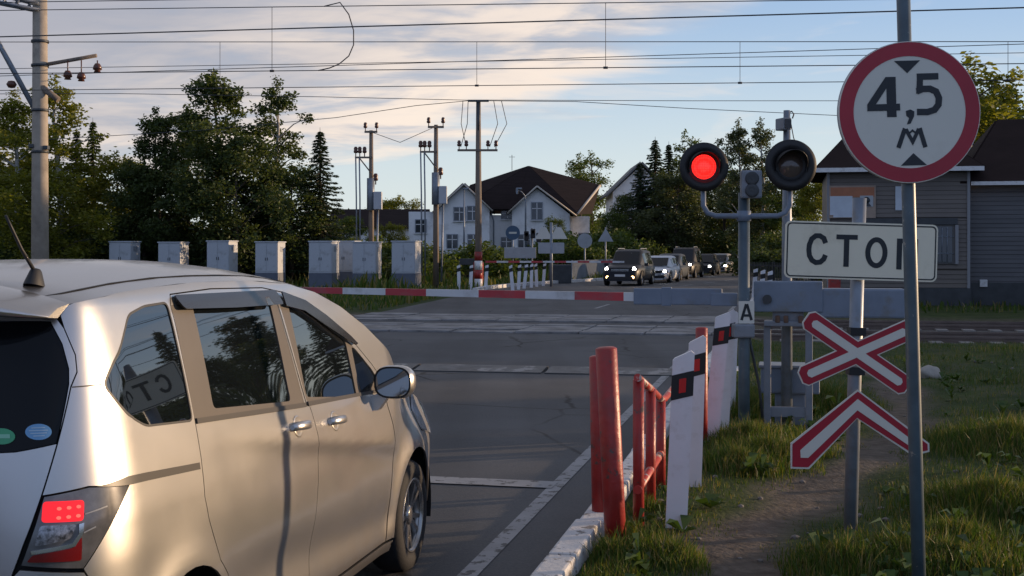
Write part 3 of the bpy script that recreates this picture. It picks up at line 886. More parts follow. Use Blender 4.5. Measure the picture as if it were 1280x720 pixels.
    panel('side_skirt', [(.385, .195), (2.47, .195), (2.475, .255), (.38, .255)], vp, van, sd, off=.004)
    panel('headlight', rnd([(3.06, .76), (3.30, .70), (3.46, .68), (3.48, .76), (3.36, .865), (3.12, .965), (3.02, .88)], .03), mat('headlamp_lens', (.55, .56, .58), .06, metal=.4, coat=1) if sd > 0 else bpy.data.materials['headlamp_lens'], van, sd, off=.012, st=.03)
    # tail light with its lit block, clear block and lower red block
    tl = panel('tail_light', tail_p, smoke, van, sd, off=.004, gap=.003, st=.03)
    led = panel('brake_light', rnd([(-.658, 1.036), (-.532, 1.030), (-.541, .968), (-.668, .975)], .012), ledlit, tl, sd, off=.011, gap=0, flange=.01, st=.015)
    for i in range(3):
        for j in range(2):
            cq, cz = -.552-.030*i-.004*j, 1.012-.027*j
            panel('led', [(cq+.0075*math.cos(a), cz+.0055*math.sin(a)) for a in [2*math.pi*k_/8 for k_ in range(8)]], leddot, led, sd, off=.0125, gap=0, flange=.002, st=.02)
    panel('reversing_light', rnd([(-.672, .966), (-.562, .960), (-.585, .918), (-.692, .905)], .01), mat('clear_lens', (.22, .22, .24), .1, metal=.5, coat=1, var=.9, vscale=70) if sd > 0 else bpy.data.materials['clear_lens'], tl, sd, off=.009, gap=0, st=.02)
    panel('chrome_strip', [(-.556, .960), (-.540, .962), (-.545, .93), (-.572, .895), (-.700, .882), (-.702, .893), (-.58, .905), (-.558, .932)], M_['chrome'], tl, sd, off=.012, gap=0, flange=.006, st=.02)
    panel('lower_red_lens', rnd([(-.698, .880), (-.575, .892), (-.548, .922), (-.553, .850), (-.715, .860)], .008), redlens, tl, sd, off=.009, gap=0, st=.02)
    for z_ in (.985, .93, .875):
        panel('lens_rib', [(-.532+.5*(.985-z_)*-.3, z_), (-.44-.85*(1.0-z_), z_+.012), (-.44-.85*(1.0-z_), z_+.016), (-.532+.5*(.985-z_)*-.3, z_+.004)], M_['grey_steel'], tl, sd, off=.0065, gap=0, flange=.002, st=.03)
# pieces that run across the car
yc = -1.34
panel('rear_bumper', WA(0, .36, 180, 176, 1)+[(-.385, .45), (-.45, .66), (-.545, .815), (-.735, .84), (-.757, .815), (-.80, .60), (yc, .58), (yc, .20), (-.36, .20)], vp, van, both=True, off=.010)
tgl = [(-.572, 1.575), (-.535, 1.505), (-.522, 1.429), (-.530, 1.382), (-.598, 1.205), (-.727, 1.185), (-1.0, 1.172), (yc, 1.168), (yc, 1.585)]
tg = panel('tailgate', [(-.56, 1.605)]+TG[1:]+[(yc, .60), (yc, 1.605)], vp, van, both=True, holes=[tgl])
panel('rear_window', tgl, mat('privacy_glass', (.004, .005, .007), .03, spec=.22, ior=1.45), tg, both=True, off=-.002, gap=.002, st=.06)
def sticker(name, cq, cz, rq, rz_, m, off_):
    return panel(name, [(cq+rq*math.cos(a), cz+rz_*math.sin(a)) for a in [2*math.pi*k_/28 for k_ in range(28)]], m, tg, 1, off=off_, gap=0, flange=.0006, st=.02)
sb = mat('sticker_blue', (.16, .36, .60), .4); sg = mat('sticker_green', (.06, .36, .17), .4); swt = mat('sticker_pale', (.42, .56, .66), .4)
sticker('blue_sticker', -.652, 1.243, .042, .024, sb, .0015)
for i, dz_ in enumerate((.012, .004, -.004, -.012)):
    w_ = (.022, .030, .026, .018)[i]
    panel('sticker_print', [(-.652-w_, 1.2415+dz_), (-.652+w_, 1.2415+dz_), (-.652+w_, 1.2445+dz_), (-.652-w_, 1.2445+dz_)], swt, tg, 1, off=.0027, gap=0, flange=.0004, st=.02)
sticker('green_sticker', -.765, 1.232, .040, .024, sg, .0015)
panel('sticker_print', [(-.795, 1.226), (-.74, 1.226), (-.74, 1.238), (-.795, 1.238)], mat('sticker_mint', (.25, .55, .38), .4), tg, 1, off=.0027, gap=0, flange=.0004, st=.02)
# roof, windscreen, bonnet
def edge(q): return Vector(S(q, ZG(q)))
def cross(qs, crown, p=2.4, n=24, dz=0.0, inx=0.0):
    rows = []
    for q in qs:
        e = edge(q); r_ = []
        for j in range(n+1):
            t = -1+2*j/n
            r_.append(Vector(((e.x-inx)*t, e.y-(0 if q > -.35 else .03*(1-t*t)), e.z+dz+crown*(1-abs(t)**p))))
        rows.append(r_)
    return rows
mb = MB(); mb.grid(cross([-.58, -.5, -.4, -.3, -.15, 0, .25, .5, .75, 1.0, 1.2, 1.4, 1.55], .088, 2.3)); roof = mb.build('roof', vp, van)
mb = MB()
for sd in (1, -1):
    pts = []
    for q in (-.52, -.4, -.3, -.1, .2, .5, .8, 1.1, 1.4, 1.55):
        e = edge(q); t = 1-.085/e.x; pts.append(Vector((sd*e.x*t, e.y, e.z+.088*(1-t**2.3)+.0015)))
    rows = [[p+Vector((-.007, 0, 0)), p+Vector((0, 0, .0012)), p+Vector((.007, 0, 0))] for p in pts]
    mb.grid(rows, smooth=False)
mb.build('roof_seam', vtrim, roof)
mb = MB(); mb.grid(cross([1.56, 1.75, 1.95, 2.15, 2.35, 2.55, 2.70, 2.80], .10, 2.2, dz=.001)); mb.build('windscreen', vglass, van)
mb = MB(); mb.grid(cross([2.82, 2.9, 3.0, 3.1, 3.2, 3.3, 3.4, 3.5, 3.57], .07, 2.2)); mb.build('bonnet', vp, van)
mb = MB()
for sd in (1, -1):
    rows = [[Vector((S(q, z)[0]*sd, S(q, z)[1], z)) for z in (.2, .3, .4, .5, .6, .7)] for q in (3.25, 3.32, 3.40, 3.46, 3.52, 3.58)]
    mb.grid(rows)
rows = []
for z in (.2, .3, .4, .5, .6, .7, .80):
    e = Vector(S(3.58, z)); rows.append([Vector((e.x*t, e.y+.05*(1-t*t), z)) for t in [-1+k_/6 for k_ in range(13)]])
mb.grid(rows)
mb.build('front_bumper', vp, van)
# roof spoiler over the rear window
mb = MB(); rows = []; er = edge(-.50); rz0 = er.z+.088
for j in range(33):
    t = -1+j/16; at_ = abs(t); x = (er.x+.012)*t
    zr = er.z+.088*(1-at_**2.3)                       # roof surface here
    ye = -.86+.27*at_**3.0; f_ = 1-.93*at_**5; th = .040*f_; dz = -.030*at_**3.5
    rows.append([Vector((x, -.47, zr+.004)), Vector((x, -.54, zr+.004+.008*f_+dz*.4)), Vector((x, ye+.10*f_+.01, zr+.002*f_+dz*.8)), Vector((x, ye+.02*f_, zr-.016*f_+dz)), Vector((x, ye, zr-.022*f_-th*.3+dz)), Vector((x, ye+.015*f_, zr-.022*f_-th+dz)), Vector((x, ye+.10*f_+.008, zr-.034*f_-th+dz)), Vector((x, -.54, zr-.06*f_-.004+dz))])
mb.grid(rows); mb.add(rows[0], [tuple(range(8))]); mb.add(rows[-1], [tuple(range(8))]); mb.build('spoiler', vp, van)
# aerial
e0 = Vector((.50, -.40, 1.682))
ant = MB(); ant.lathe([(.030, 0), (.027, .012), (.016, .050), (.012, .056), (.004, .058)], 16, Matrix.Translation(e0) @ Matrix.Rotation(R(-12), 4, 'X') @ Matrix.Diagonal((1, 1.5, 1, 1)))
ant_o = ant.build('aerial_base', M_['black'], van)
MB().tube([e0+Vector((0, 0, .05)), e0+Vector((-.008, -.06, .12)), e0+Vector((-.014, -.10, .18)), e0+Vector((-.018, -.13, .225))], [.0065, .0055, .005, .0045], 8).build('aerial_mast', M_['black'], ant_o)
# inner shell so that no seam shows daylight
mb = MB()
for sd in (1, -1):
    qs = list(np.linspace(-1.34, 3.57, 92)); zs = list(np.linspace(.2, 1.0, 20))+[1.0+.03*k_ for k_ in range(1, 22)]
    P = {}
    for i, q in enumerate(qs):
        for j, z in enumerate(zs):
            zz = min(z, ZG(q)-.012)
            p = Vector(S(q, zz))-Nn(q, zz)*.018; P[i, j] = Vector((p.x*sd, p.y, p.z))
    vs = []; fs = []
    for i in range(len(qs)-1):
        for j in range(len(zs)-1):
            c = (P[i, j]+P[i+1, j+1])/2
            if any(math.hypot(c.y-cy, c.z-.33) < .375 for cy in (0, 2.85)) : continue
            if (P[i, j]-P[i, j+1]).length < 1e-5 and (P[i+1, j]-P[i+1, j+1]).length < 1e-5: continue
            b = len(vs); vs += [P[i, j], P[i+1, j], P[i+1, j+1], P[i, j+1]]; fs.append((b, b+1, b+2, b+3))
    mb.add(vs, fs)
mb.box((0, 1.42, .24), (1.55, 1.9, .06)); mb.box((0, 1.42, .55), (1.05, 4.1, .6))
mb.box((0, 1.2, 1.02), (1.38, 3.6, .06))
mb.box((0, -.45, .45), (1.0, .5, .4)); mb.box((0, 3.2, .45), (.9, .5, .4))
mb.build('underbody', shellm, van, fix=False)
# wheels
def wheel(x, y, sd):
    M0 = Matrix.Translation(Vector((x, y, .31))) @ Matrix.Rotation(R(90*sd), 4, 'Y')
    mb = MB(); mb.lathe([(.195, -.09), (.25, -.098), (.292, -.088), (.308, -.06), (.310, 0), (.308, .06), (.292, .088), (.25, .098), (.205, .09), (.195, .06)], 40, M0)
    w = mb.build('wheel', M_['rubber'], van)
    mb = MB(); mb.lathe([(.195, -.085), (.185, -.06), (.185, .05), (.195, .075), (.207, .088), (.207, .094), (.196, .092), (.186, .075)], 40, M0, smooth=True)
    for k_ in range(10):
        a = 2*math.pi*k_/10+.2+(.09 if k_ % 2 else -.09)
        pr = [(.035, -.016, .066), (.035, .016, .066), (.19, .011, .078), (.19, -.011, .078)]
        vs = [M0 @ (Matrix.Rotation(a, 4, 'Z') @ Vector(p)) for p in pr]+[M0 @ (Matrix.Rotation(a, 4, 'Z') @ Vector((p[0], p[1]*1.3, p[2]-.03))) for p in pr]
        mb.add(vs, [(0, 1, 2, 3), (0, 4, 5, 1), (2, 6, 7, 3), (1, 5, 6, 2), (3, 7, 4, 0)])
    mb.lathe([(.056, .04), (.056, .066), (.05, .076), (.03, .080), (0.001, .081)], 24, M0)
    mb.build('rim', rimm, w)
    mb = MB(); mb.lathe([(.001, .025), (.14, .025), (.186, .02)], 28, M0); mb.lathe([(.12, .03), (.12, .04), (.001, .04)], 28, M0); mb.build('brake_disc', rimdark, w)
    mb = MB()
    # wheel-arch liner
    rows = [[Vector((x+sd*dx, y+.40*math.cos(a), .33+.40*math.sin(a))) for dx in (-.22, .085)] for a in [R(-15+210*k_/20) for k_ in range(21)]]
    mb.grid(rows); mb.build('arch_liner', shellm, w)
for sd in (1, -1): wheel(sd*.745, 0, sd); wheel(sd*.745, 2.85, sd)
# door mirrors
for sd in (1, -1):
    c = Vector((sd*.955, 2.06, 1.135))
    mb = MB()
    # housing: rounded pod, open at the rear where the glass sits
    prof = [(0, 1.0), (.02, 1.06), (.05, 1.04), (.09, .90), (.125, .62), (.145, .28), (.15, .02)]
    rows = []
    for dy, s_ in prof:
        rows.append([c+Vector((sd*.096*s_*(abs(math.cos(a))**.7)*(1 if math.cos(a) > 0 else -1)+sd*.02*(dy/.15), dy, .080*s_*(abs(math.sin(a))**.75)*(1 if math.sin(a) > 0 else -1))) for a in [2*math.pi*k_/28 for k_ in range(28)]])
    mb.grid(rows, closed=True)
    mir = mb.build('door_mirror', vp, van)
    mb = MB(); ring = [c+Vector((sd*.096*.985*(abs(math.cos(a))**.7)*(1 if math.cos(a) > 0 else -1), .006, .080*.985*(abs(math.sin(a))**.75)*(1 if math.sin(a) > 0 else -1))) for a in [2*math.pi*k_/28 for k_ in range(28)]]
    mb.add(ring, [tuple(range(28))]); mb.build('mirror_surround', vtrim, mir)
    mb = MB(); ring = [c+Vector((sd*.096*.90*(abs(math.cos(a))**.7)*(1 if math.cos(a) > 0 else -1), .002, .080*.88*(abs(math.sin(a))**.75)*(1 if math.sin(a) > 0 else -1))) for a in [2*math.pi*k_/28 for k_ in range(28)]]
    mb.add(ring, [tuple(range(28))])
    mb.build('mirror_glass', mat('mirror_glass', (.35, .40, .45), .03, metal=1) if sd > 0 else bpy.data.materials['mirror_glass'], mir)
    mb = MB(); mb.prism([(.82, 1.055), (.82, .985), (.87, .99), (.915, 1.05), (.925, 1.07), (.87, 1.075)], 2.09, 2.15, Matrix.Diagonal((sd, 1, 1, 1)))
    mb.build('mirror_stalk', vp, mir)
# ================================================================ SIGNS, BARRIER, SIGNALS, RAILINGS
def lean(o, top_dx, h, top_dy=0.0):   # tip a thing so that its top moves sideways
    o.rotation_euler = (-math.atan2(top_dy, h), math.atan2(top_dx, h), o.rotation_euler[2]); return o
# ---- height-limit sign
base = Vector((2.005, 6.45, hgt(2.005, 6.45)))
t = thing('height_limit_sign', 'round red-rimmed 4,5 m height limit sign on a tall dark pole', 'road sign', base)
MB().tube([(0, 0, -.2), (0, 0, .9), (0, 0, 1.6), (0, 0, 4.1)], .0335, 20).build('pole', M_['pole_paint'], t)
zc_ = 2.47-base.z
MS = Matrix.Translation((-.004, -.047, zc_))
mb = MB(); mb.lathe([(.0001, 0), (.340, 0), (.346, -.004), (.347, -.012), (.340, -.014)], 72, MS @ Matrix.Rotation(R(90), 4, 'X') @ Matrix.Translation((0, 0, -.0)))
disc = mb.build('sign_disc', M_['sign_back'], t)
def ring_prism(mb, r0, r1, y0, y1, n=72):
    for i in range(n):
        a, b = 2*math.pi*i/n, 2*math.pi*(i+1)/n
        mb.prism([(r0*math.cos(a), r0*math.sin(a)), (r1*math.cos(a), r1*math.sin(a)), (r1*math.cos(b), r1*math.sin(b)), (r0*math.cos(b), r0*math.sin(b))], y0, y1, MS)
# the disc's front is towards -y
mb = MB(); mb.prism(arc(0, 0, .345, .345, 0, 357, 71), -.0165, -.006, MS); mb.build('sign_face', M_['sign_white'], disc)
mb = MB(); ring_prism(mb, .273, .341, -.0185, -.015); mb.build('red_ring', M_['sign_red'], disc)
mb = MB(); k_ = 1/609.6
def sp4(pts): return [((x-750)*k_, -(y-342)*k_) for x, y in pts]
y0, y1 = -.0188, -.016
mb.prism(sp4([(708, 189), (785, 189), (746, 226)]), y0, y1, MS)
mb.prism(sp4([(720, 500), (797, 500), (758, 464)]), y0, y1, MS)
# 4
mb.prism(sp4([(683, 236), (711, 236), (711, 355), (683, 355)]), y0, y1, MS)
mb.prism(sp4([(625, 316), (722, 316), (722, 336), (625, 336)]), y0-.0003, y1, MS)
mb.prism(sp4([(681, 236), (696, 236), (696, 250), (651, 315.6), (625, 316)]), y0-.0006, y1, MS)
# 5
mb.prism(sp4([(774, 228), (838, 228), (838, 247), (774, 247)]), y0, y1, MS)
mb.prism(sp4([(774, 246), (792, 246), (790, 284), (771, 288)]), y0-.0003, y1, MS)
mb.stroke(sp4([(773, 281), (792, 274), (812, 274), (830, 283), (838, 302), (836, 322), (824, 337), (803, 343), (772, 342)]), 19*k_, y0-.0006, y1, MS)
# comma
mb.prism(sp4([(739, 338), (752, 334), (764, 340), (763, 354), (752, 376), (741, 378), (748, 360), (740, 352)]), y0, y1, MS)
# the old-style letter m
mb.stroke(sp4([(714, 447), (735, 390)]), 13*k_, y0, y1, MS)
mb.stroke(sp4([(737, 392), (757, 430), (776, 392)]), 11*k_, y0-.0003, y1, MS)
mb.stroke(sp4([(778, 390), (794, 447)]), 13*k_, y0-.0006, y1, MS)
mb.stroke(sp4([(748, 404), (757, 396), (766, 404)]), 5*k_, y0-.0009, y1, MS)
mb.build('lettering', M_['sign_black'], disc)
for dz in (-.17, .17): MB().box((0, -.004, zc_+dz), (.10, .085, .035)).build('clamp', M_['grey_steel'], t)
lean(t, -.075, 2.8)

# ---- stop plate, crossing cross and chevron on one post
b = G(1063, 665); base = Vector((b.x, b.y, hgt(b.x, b.y)))
t = thing('crossing_sign_post', 'grey post carrying the stop plate, red-edged cross and chevron', 'road sign', base)
MB().tube([(0, 0, -.2), (0, 0, 1), (0, 0, 2.12)], .043, 20).build('post', M_['galv'], t)
def Z(z): return z-base.z
MP = Matrix.Translation((.004, -.055, Z(1.79))) @ Matrix.Rotation(R(.1), 4, 'Y')
mb = MB(); mb.prism(rrect(.965, .362, .035), -.006, .006, MP); pl = mb.build('stop_plate', M_['sign_cream'], t)
mb = MB(); o1, i1 = rrect(.945, .342, .028), rrect(.929, .326, .022)
for i in range(len(o1)): mb.prism([o1[i-1], o1[i], i1[i], i1[i-1]], -.0075, -.004, MP)
mb.build('border', M_['sign_black'], pl)
k_ = 1/1045.; mb = MB()
def sp5(pts): return [((x-612)*k_, -(y-347)*k_) for x, y in pts]
mb.stroke(sp5([(375, 300), (362, 268), (335, 252), (308, 253), (282, 275), (268, 312), (265, 345), (270, 385), (287, 415), (313, 430), (343, 426), (365, 406), (376, 378)]), 33*k_, -.0078, -.005, MP)
mb.prism(sp5([(445, 240), (586, 240), (586, 272), (445, 272)]), -.0078, -.005, MP)
mb.prism(sp5([(496, 270), (531, 270), (531, 452), (496, 452)]), -.0081, -.005, MP)
mb.stroke(arc((712-612)*k_, -(353-347)*k_, 57*k_, 86*k_, 0, 348, 29), 33*k_, -.0078, -.005, MP, closed=True)
mb.prism(sp5([(846, 255), (985, 255), (985, 287), (846, 287)]), -.0078, -.005, MP)
mb.prism(sp5([(846, 285), (881, 285), (881, 460), (846, 460)]), -.0081, -.005, MP)
mb.prism(sp5([(950, 285), (985, 285), (985, 460), (950, 460)]), -.0081, -.005, MP)
mb.build('lettering', M_['sign_black'], pl)
# cross
def bar(mb, ang, half, w, y0, y1, MM, chop=.0):
    c, s_ = math.cos(ang), math.sin(ang); P = []
    for a, b_ in ((-half, -w/2+chop), (-half+chop, -w/2), (half-chop, -w/2), (half, -w/2+chop), (half, w/2-chop), (half-chop, w/2), (-half+chop, w/2), (-half, w/2-chop)):
        P.append((a*c-b_*s_, a*s_+b_*c))
    mb.prism(P, y0, y1, MM)
MC = Matrix.Translation((-.005, -.056, Z(1.147)))
a1, a2 = R(-33), R(25.5)
mb = MB(); bar(mb, a1, .395, .136, -.004, .004, MC, .03); bar(mb, a2, .395, .136, -.0046, .0034, MC, .03); cr = mb.build('cross', M_['sign_white'], t)
mb = MB(); bar(mb, a1, .386, .122, -.0066, -.003, MC, .026); bar(mb, a2, .386, .122, -.0071, -.003, MC, .026); mb.build('red_border', M_['sign_red'], cr)
mb = MB(); bar(mb, a1, .342, .052, -.0090, -.004, MC, .016); bar(mb, a2, .342, .052, -.0094, -.004, MC, .016); mb.build('white_stripe', M_['sign_white'], cr)
MV = Matrix.Translation((-.005, -.056, Z(1.147)))
k_ = .002975
def s3(pts): return [((x-420)*k_, -(y-240)*k_) for x, y in pts]
def chev(out, mb, y0, y1):
    # outer apex, right end, inner apex, left end
    mb.prism(s3(out[0]), y0, y1, MV); mb.prism(s3(out[1]), y0+.0002, y1+.0002, MV)
mb = MB(); chev([[(424, 318), (424, 380), (325, 490), (286, 490), (284, 436)], [(424, 318), (579, 428), (580, 446), (545, 456), (424, 380)]], mb, -.004, .004); cv = mb.build('chevron', M_['sign_white'], t)
mb = MB(); chev([[(424, 322), (424, 378), (323, 486), (289, 486), (288, 438)], [(424, 322), (575, 430), (576, 443), (545, 451), (424, 378)]], mb, -.0066, -.003); mb.build('red_border', M_['sign_red'], cv)
mb = MB(); chev([[(424, 338), (424, 362), (322, 466), (306, 466), (305, 450)], [(424, 338), (553, 430), (552, 437), (543, 439), (424, 362)]], mb, -.0090, -.004); mb.build('white_stripe', M_['sign_white'], cv)
for z in (1.885, 1.69, 1.28, 1.03, .80): MB().box((0, -.012, Z(z)), (.10, .095, .05)).build('clamp', M_['black'], t)
lean(t, .055, 2.0)

# ---- guide posts
def guide_post(name, label, loc, h, w, dx, rz, group, dy=0, refl=True):
    t = thing(name, label, 'guide post', loc, rz, group)
    mb = MB(); prof = [(-w/2, -.15), (w/2, -.15), (w/2, h-.015), (w/2-.02, h+.002), (-w/2+.012, h-.05), (-w/2, h-.065)]
    mb.prism(prof, -.03, .03); mb.build('post', M_['post_white'], t)
    zt = h-.22
    mb = MB(); mb.prism([(-w/2-.002, zt-.10), (w/2+.002, zt-.06), (w/2+.002, zt+.10), (-w/2-.002, zt+.06)], -.033, .033); bd = mb.build('black_band', M_['black'], t)
    if not refl: return lean(t, dx, h, dy)
    mb = MB(); mb.prism([(-.022, zt-.05), (.022, zt-.04), (.022, zt+.05), (-.022, zt+.04)], -.037, .037); mb.build('reflector', M_['refl_red'], bd)
    return lean(t, dx, h, dy)
GP = [(845, 665, 1.13, .135, .05, 'white guide post with black band, nearest one in front of the footpath'),
      (866, 613, 1.13, .125, .035, 'white guide post partly hidden behind the nearest one'),
      (888, 556, 1.20, .135, .12, 'taller white guide post leaning right beside the signal mast'),
      (903, 541, 1.18, .12, .07, 'white guide post behind the leaning one, close to the signal mast'),
      (912, 520, 1.10, .11, .04, 'last white guide post of the row, beside the barrier mast foot')]
for px, py, h, w, dx, lab in GP:
    p = G(px, py); guide_post('guide_post', lab, (p.x, p.y, hgt(p.x, p.y)), h, w, dx, -R(6), 'guide posts along the road edge')

# ---- red posts and railing
def red_post(label, px, py, h, r_, dx):
    p = G(px, py); z = hgt(p.x, p.y)
    t = thing('red_post', label, 'post', (p.x, p.y, z), 0, 'red steel posts beside the kerb')
    MB().tube([(0, 0, -.2), (0, 0, .4), (0, 0, h-.006), (0, 0, h)], [r_, r_, r_, r_-.006], 28).build('post_tube', M_['red_paint'], t)
    mb = MB(); mb.lathe([(r_-.006, h-.001), (r_-.02, h+.006), (.001, h+.008)], 28); mb.build('post_cap', M_['red_paint'], t)
    return lean(t, dx, h)
red_post('thick red steel post at the near end of the railing, in front of its twin', 770, 682, 1.205, .066, -.06)
p2 = G(752, 655)
red_post('thick red steel post on the road side, just behind the front one', 752, 655, 1.12, .062, -.02)
red_post('short red post standing at the far end of the railing', 877, 560, 1.06, .055, .0)
A = Vector((.80, 8.35, 0)); B = Vector((1.13, 9.92, 0)); A.z = hgt(A.x, A.y); B.z = hgt(B.x, B.y); C = Vector((1.60, 12.1, 0))
t = thing('red_railing', 'low red and white pipe railing running back from the red posts', 'railing', (A.x, A.y, 0))
def rl(p, z): return (p.x-A.x, p.y-A.y, z)
M_['red_white'] = mat('railing_paint', (.42, .04, .03), .45, var=.15, wear=(.45, .40, .36), wear_amt=.42, wear_scale=5)
MB().tube([rl(A, .985), rl(A.lerp(B, .5), .83), rl(B, .665), rl(B.lerp(C, .12), .645), rl(C, .66)], .026, 14).build('top_rail', M_['red_white'], t)
MB().tube([rl(A, .27), rl(A.lerp(B, .5), .27), rl(B, .265)], .028, 14).build('bottom_rail', M_['red_white'], t)
for f, zt in ((.03, .97), (.50, .83), (.97, .67)):
    p = A.lerp(B, f); MB().tube([rl(p, -.12), rl(p, zt)], .036, 14).build('upright', M_['red_paint'], t)
MB().tube([rl(C, -.15), rl(C, .67)], .03, 12).build('upright', M_['red_paint'], t)

# ---- crossing signal mast
p = G(930, 545); base = Vector((p.x, p.y, hgt(p.x, p.y)))
t = thing('crossing_signal', 'level crossing signal mast with its left lamp lit red', 'traffic signal', base)
k = 126.0
def zz(py): return CAMH-(py-HY)/FPX*p.y-base.z
def xx(px): return (px-930)/FPX*p.y
MB().tube([(0, 0, -.2), (0, 0, .6), (0, 0, zz(241))], .055, 20).build('mast', M_['pole_paint'], t)
mb = MB(); xl, xr = xx(879), xx(987); zb = zz(270)
mb.tube([(0, -.01, zb), (xl+.12, -.01, zb), (xl+.04, -.01, zb+.03), (xl, -.01, zb+.10), (xl, -.01, zz(236))], .026, 12)
mb.tube([(0, -.01, zb), (xr-.12, -.01, zb), (xr-.04, -.01, zb+.03), (xr, -.01, zb+.10), (xr, -.01, zz(236))], .026, 12)
mb.tube([(0, 0, zb-.05), (0, 0, zb+.05)], .068, 16)
mb.build('bracket', M_['blue_grey'], t)
for x_, py, rr_, lit_ in ((xl, 209, .232, True), (xr, 207, .245, False)):
    ML = Matrix.Translation((x_, -.05, zz(py))) @ Matrix.Rotation(R(90), 4, 'X')
    mb = MB(); mb.lathe([(.001, -.02), (rr_, -.02), (rr_+.004, .0), (rr_, .02), (.155, .024), (.150, .005), (.118, -.004)], 48, ML)
    sh = mb.build('signal_shield', M_['black'], t)
    mb = MB(); mb.lathe([(.118, -.004), (.085, .018), (.04, .028), (.001, .031)], 36, ML)
    mb.build('lens', M_['red_lit'] if lit_ else mat('unlit_lens', (.10, .075, .065), .18, coat=.6), sh)
    # hood over the lens
    rows = []
    for q in range(25):
        a = R(-20+220*q/24); d_ = .05+.17*max(0, math.sin(a))**.8
        rows.append([ML @ Vector((.152*math.cos(a), .152*math.sin(a), .01)), ML @ Vector((.150*math.cos(a), .150*math.sin(a)-.012, d_)), ML @ Vector((.144*math.cos(a), .144*math.sin(a)-.012, d_)), ML @ Vector((.146*math.cos(a), .146*math.sin(a), .01))])
    mb = MB(); mb.grid(rows); mb.build('hood', M_['black'], sh)
    mb = MB(); mb.lathe([(.10, -.02), (.12, -.05), (.11, -.16), (.06, -.19), (.001, -.19)], 24, ML); mb.build('lamp_housing', M_['black'], sh)
mb = MB(); mb.bbox((.055, -.07, zz(231)), (.20, .10, .27), bev=.02); bell = mb.build('bell_box', M_['grey_steel'], t)
mb = MB()
for dz in (.055, -.06):
    mb.lathe([(.001, .0), (.06, .0), (.066, .008), (.058, .014), (.03, .006), (.001, .010)], 24, Matrix.Translation((.055, -.121, zz(231)+dz)) @ Matrix.Rotation(R(90), 4, 'X'))
mb.build('sounder', M_['dark_metal'], bell)
mb = MB(); mb.prism(rrect(.150, .215, .008), -.004, .004, Matrix.Translation((.012, -.064, zz(390)))); ap = mb.build('letter_plate', M_['sign_white'], t)
mb = MB(); MA = Matrix.Translation((.012, -.0685, zz(390)))
mb.stroke([(-.048, -.075), (-.003, .08)], .026, -.002, .001, MA); mb.stroke([(.048, -.075), (.003, .08)], .026, -.0024, .001, MA); mb.stroke([(-.03, -.03), (.03, -.03)], .024, -.0028, .001, MA)
mb.build('lettering', M_['sign_black'], ap)
mb = MB(); mb.bbox((-.015, -.03, zz(413)), (.20, .16, .13), bev=.015); mb.build('cable_box', M_['grey_steel'], t)
mb = MB(); mb.tube([(0, 0, -.12), (0, 0, .03)], .12, 16); mb.tube([(.05, .02, zz(420)), (.09, .05, .75), (.16, .06, .42), (.20, .05, .02)], .014, 8); mb.build('foot', M_['dark_metal'], t)

# ---- second mast with floodlight
p = G(985, 541); base2 = Vector((p.x+.02, p.y+.15, hgt(p.x, p.y)))
t = thing('camera_mast', 'thin grey mast with a small floodlight box on top, behind the unlit lamp', 'mast', base2)
def zz2(py): return CAMH-(py-HY)/FPX*base2.y-base2.z
MB().tube([(0, 0, -.2), (0, 0, zz2(300)), (0, 0, zz2(138))], [.058, .05, .033], 16).build('mast', M_['galv'], t)
mb = MB(); mb.bbox((-.045, -.05, zz2(156)), (.09, .16, .12), R(20), bev=.012); mb.tube([(0, 0, zz2(152)), (-.04, -.02, zz2(152))], .012, 8); fl = mb.build('floodlight', M_['grey_steel'], t)
mb = MB(); mb.prism(rrect(.07, .09, .008), -.004, .004, Matrix.Translation((-.015, -.134, zz2(156))) @ Matrix.Rotation(R(20), 4, 'Z')); mb.build('lens', M_['black_gloss'], fl)
mb = MB(); mb.tube([(0, 0, zz2(142)), (.05, 0, zz2(139)), (.07, 0, zz2(143)), (.055, 0, zz2(148))], .007, 8); mb.tube([(.03, -.02, zz2(150)), (.06, -.03, zz2(172)), (.11, -.02, zz2(190))], .005, 6); mb.build('cable', M_['wire'], t)

# ---- barrier
pb = Vector((2.50, 12.95, 0)); pb.z = hgt(pb.x, pb.y)
t = thing('barrier', 'lowered level crossing barrier with a red and white striped boom', 'barrier', pb, -HEAD)
zc2 = 1.335-pb.z
M_['boom_red'] = mat('boom_red', (.44, .04, .05), .45, var=.15, dirt=(.25, .12, .11), dirt_amt=.4, dirt_scale=4)
M_['boom_white'] = mat('boom_white', (.62, .62, .62), .45, var=.08, dirt=(.4, .38, .36), dirt_amt=.4, dirt_scale=4)
mb = MB(); x = -1.30; i = 0
wd = [.10]+[.50, .51, .49, .56, .44, .47, .46, .5, .5, .5]
for w_ in wd:
    h0 = .043-.0022*max(0, -x-1.3)*1.6; h1 = .043-.0022*max(0, -x-1.3+w_)*1.6
    dz = .013*(-x-1.3)
    vs = [(x, -.03, -h0+dz), (x, .03, -h0+dz), (x, .03, h0+dz), (x, -.03, h0+dz)]; x2 = x-w_+.0; dz2 = .013*(-x2-1.3)
    vs += [(x2, -.03, -h1+dz2), (x2, .03, -h1+dz2), (x2, .03, h1+dz2), (x2, -.03, h1+dz2)]
    vs = [(a, b_, c+zc2-.01) for a, b_, c in vs]
    mb.add(vs, [(0, 4, 5, 1), (1, 5, 6, 2), (2, 6, 7, 3), (3, 7, 4, 0)]+([(0, 1, 2, 3)] if i == 0 else [])+([(7, 6, 5, 4)] if i == len(wd)-1 else []), 1 if i % 2 == 0 else 0)
    x = x2; i += 1
mb.build('boom', [M_['boom_red'], M_['boom_white']], t, fix=False)
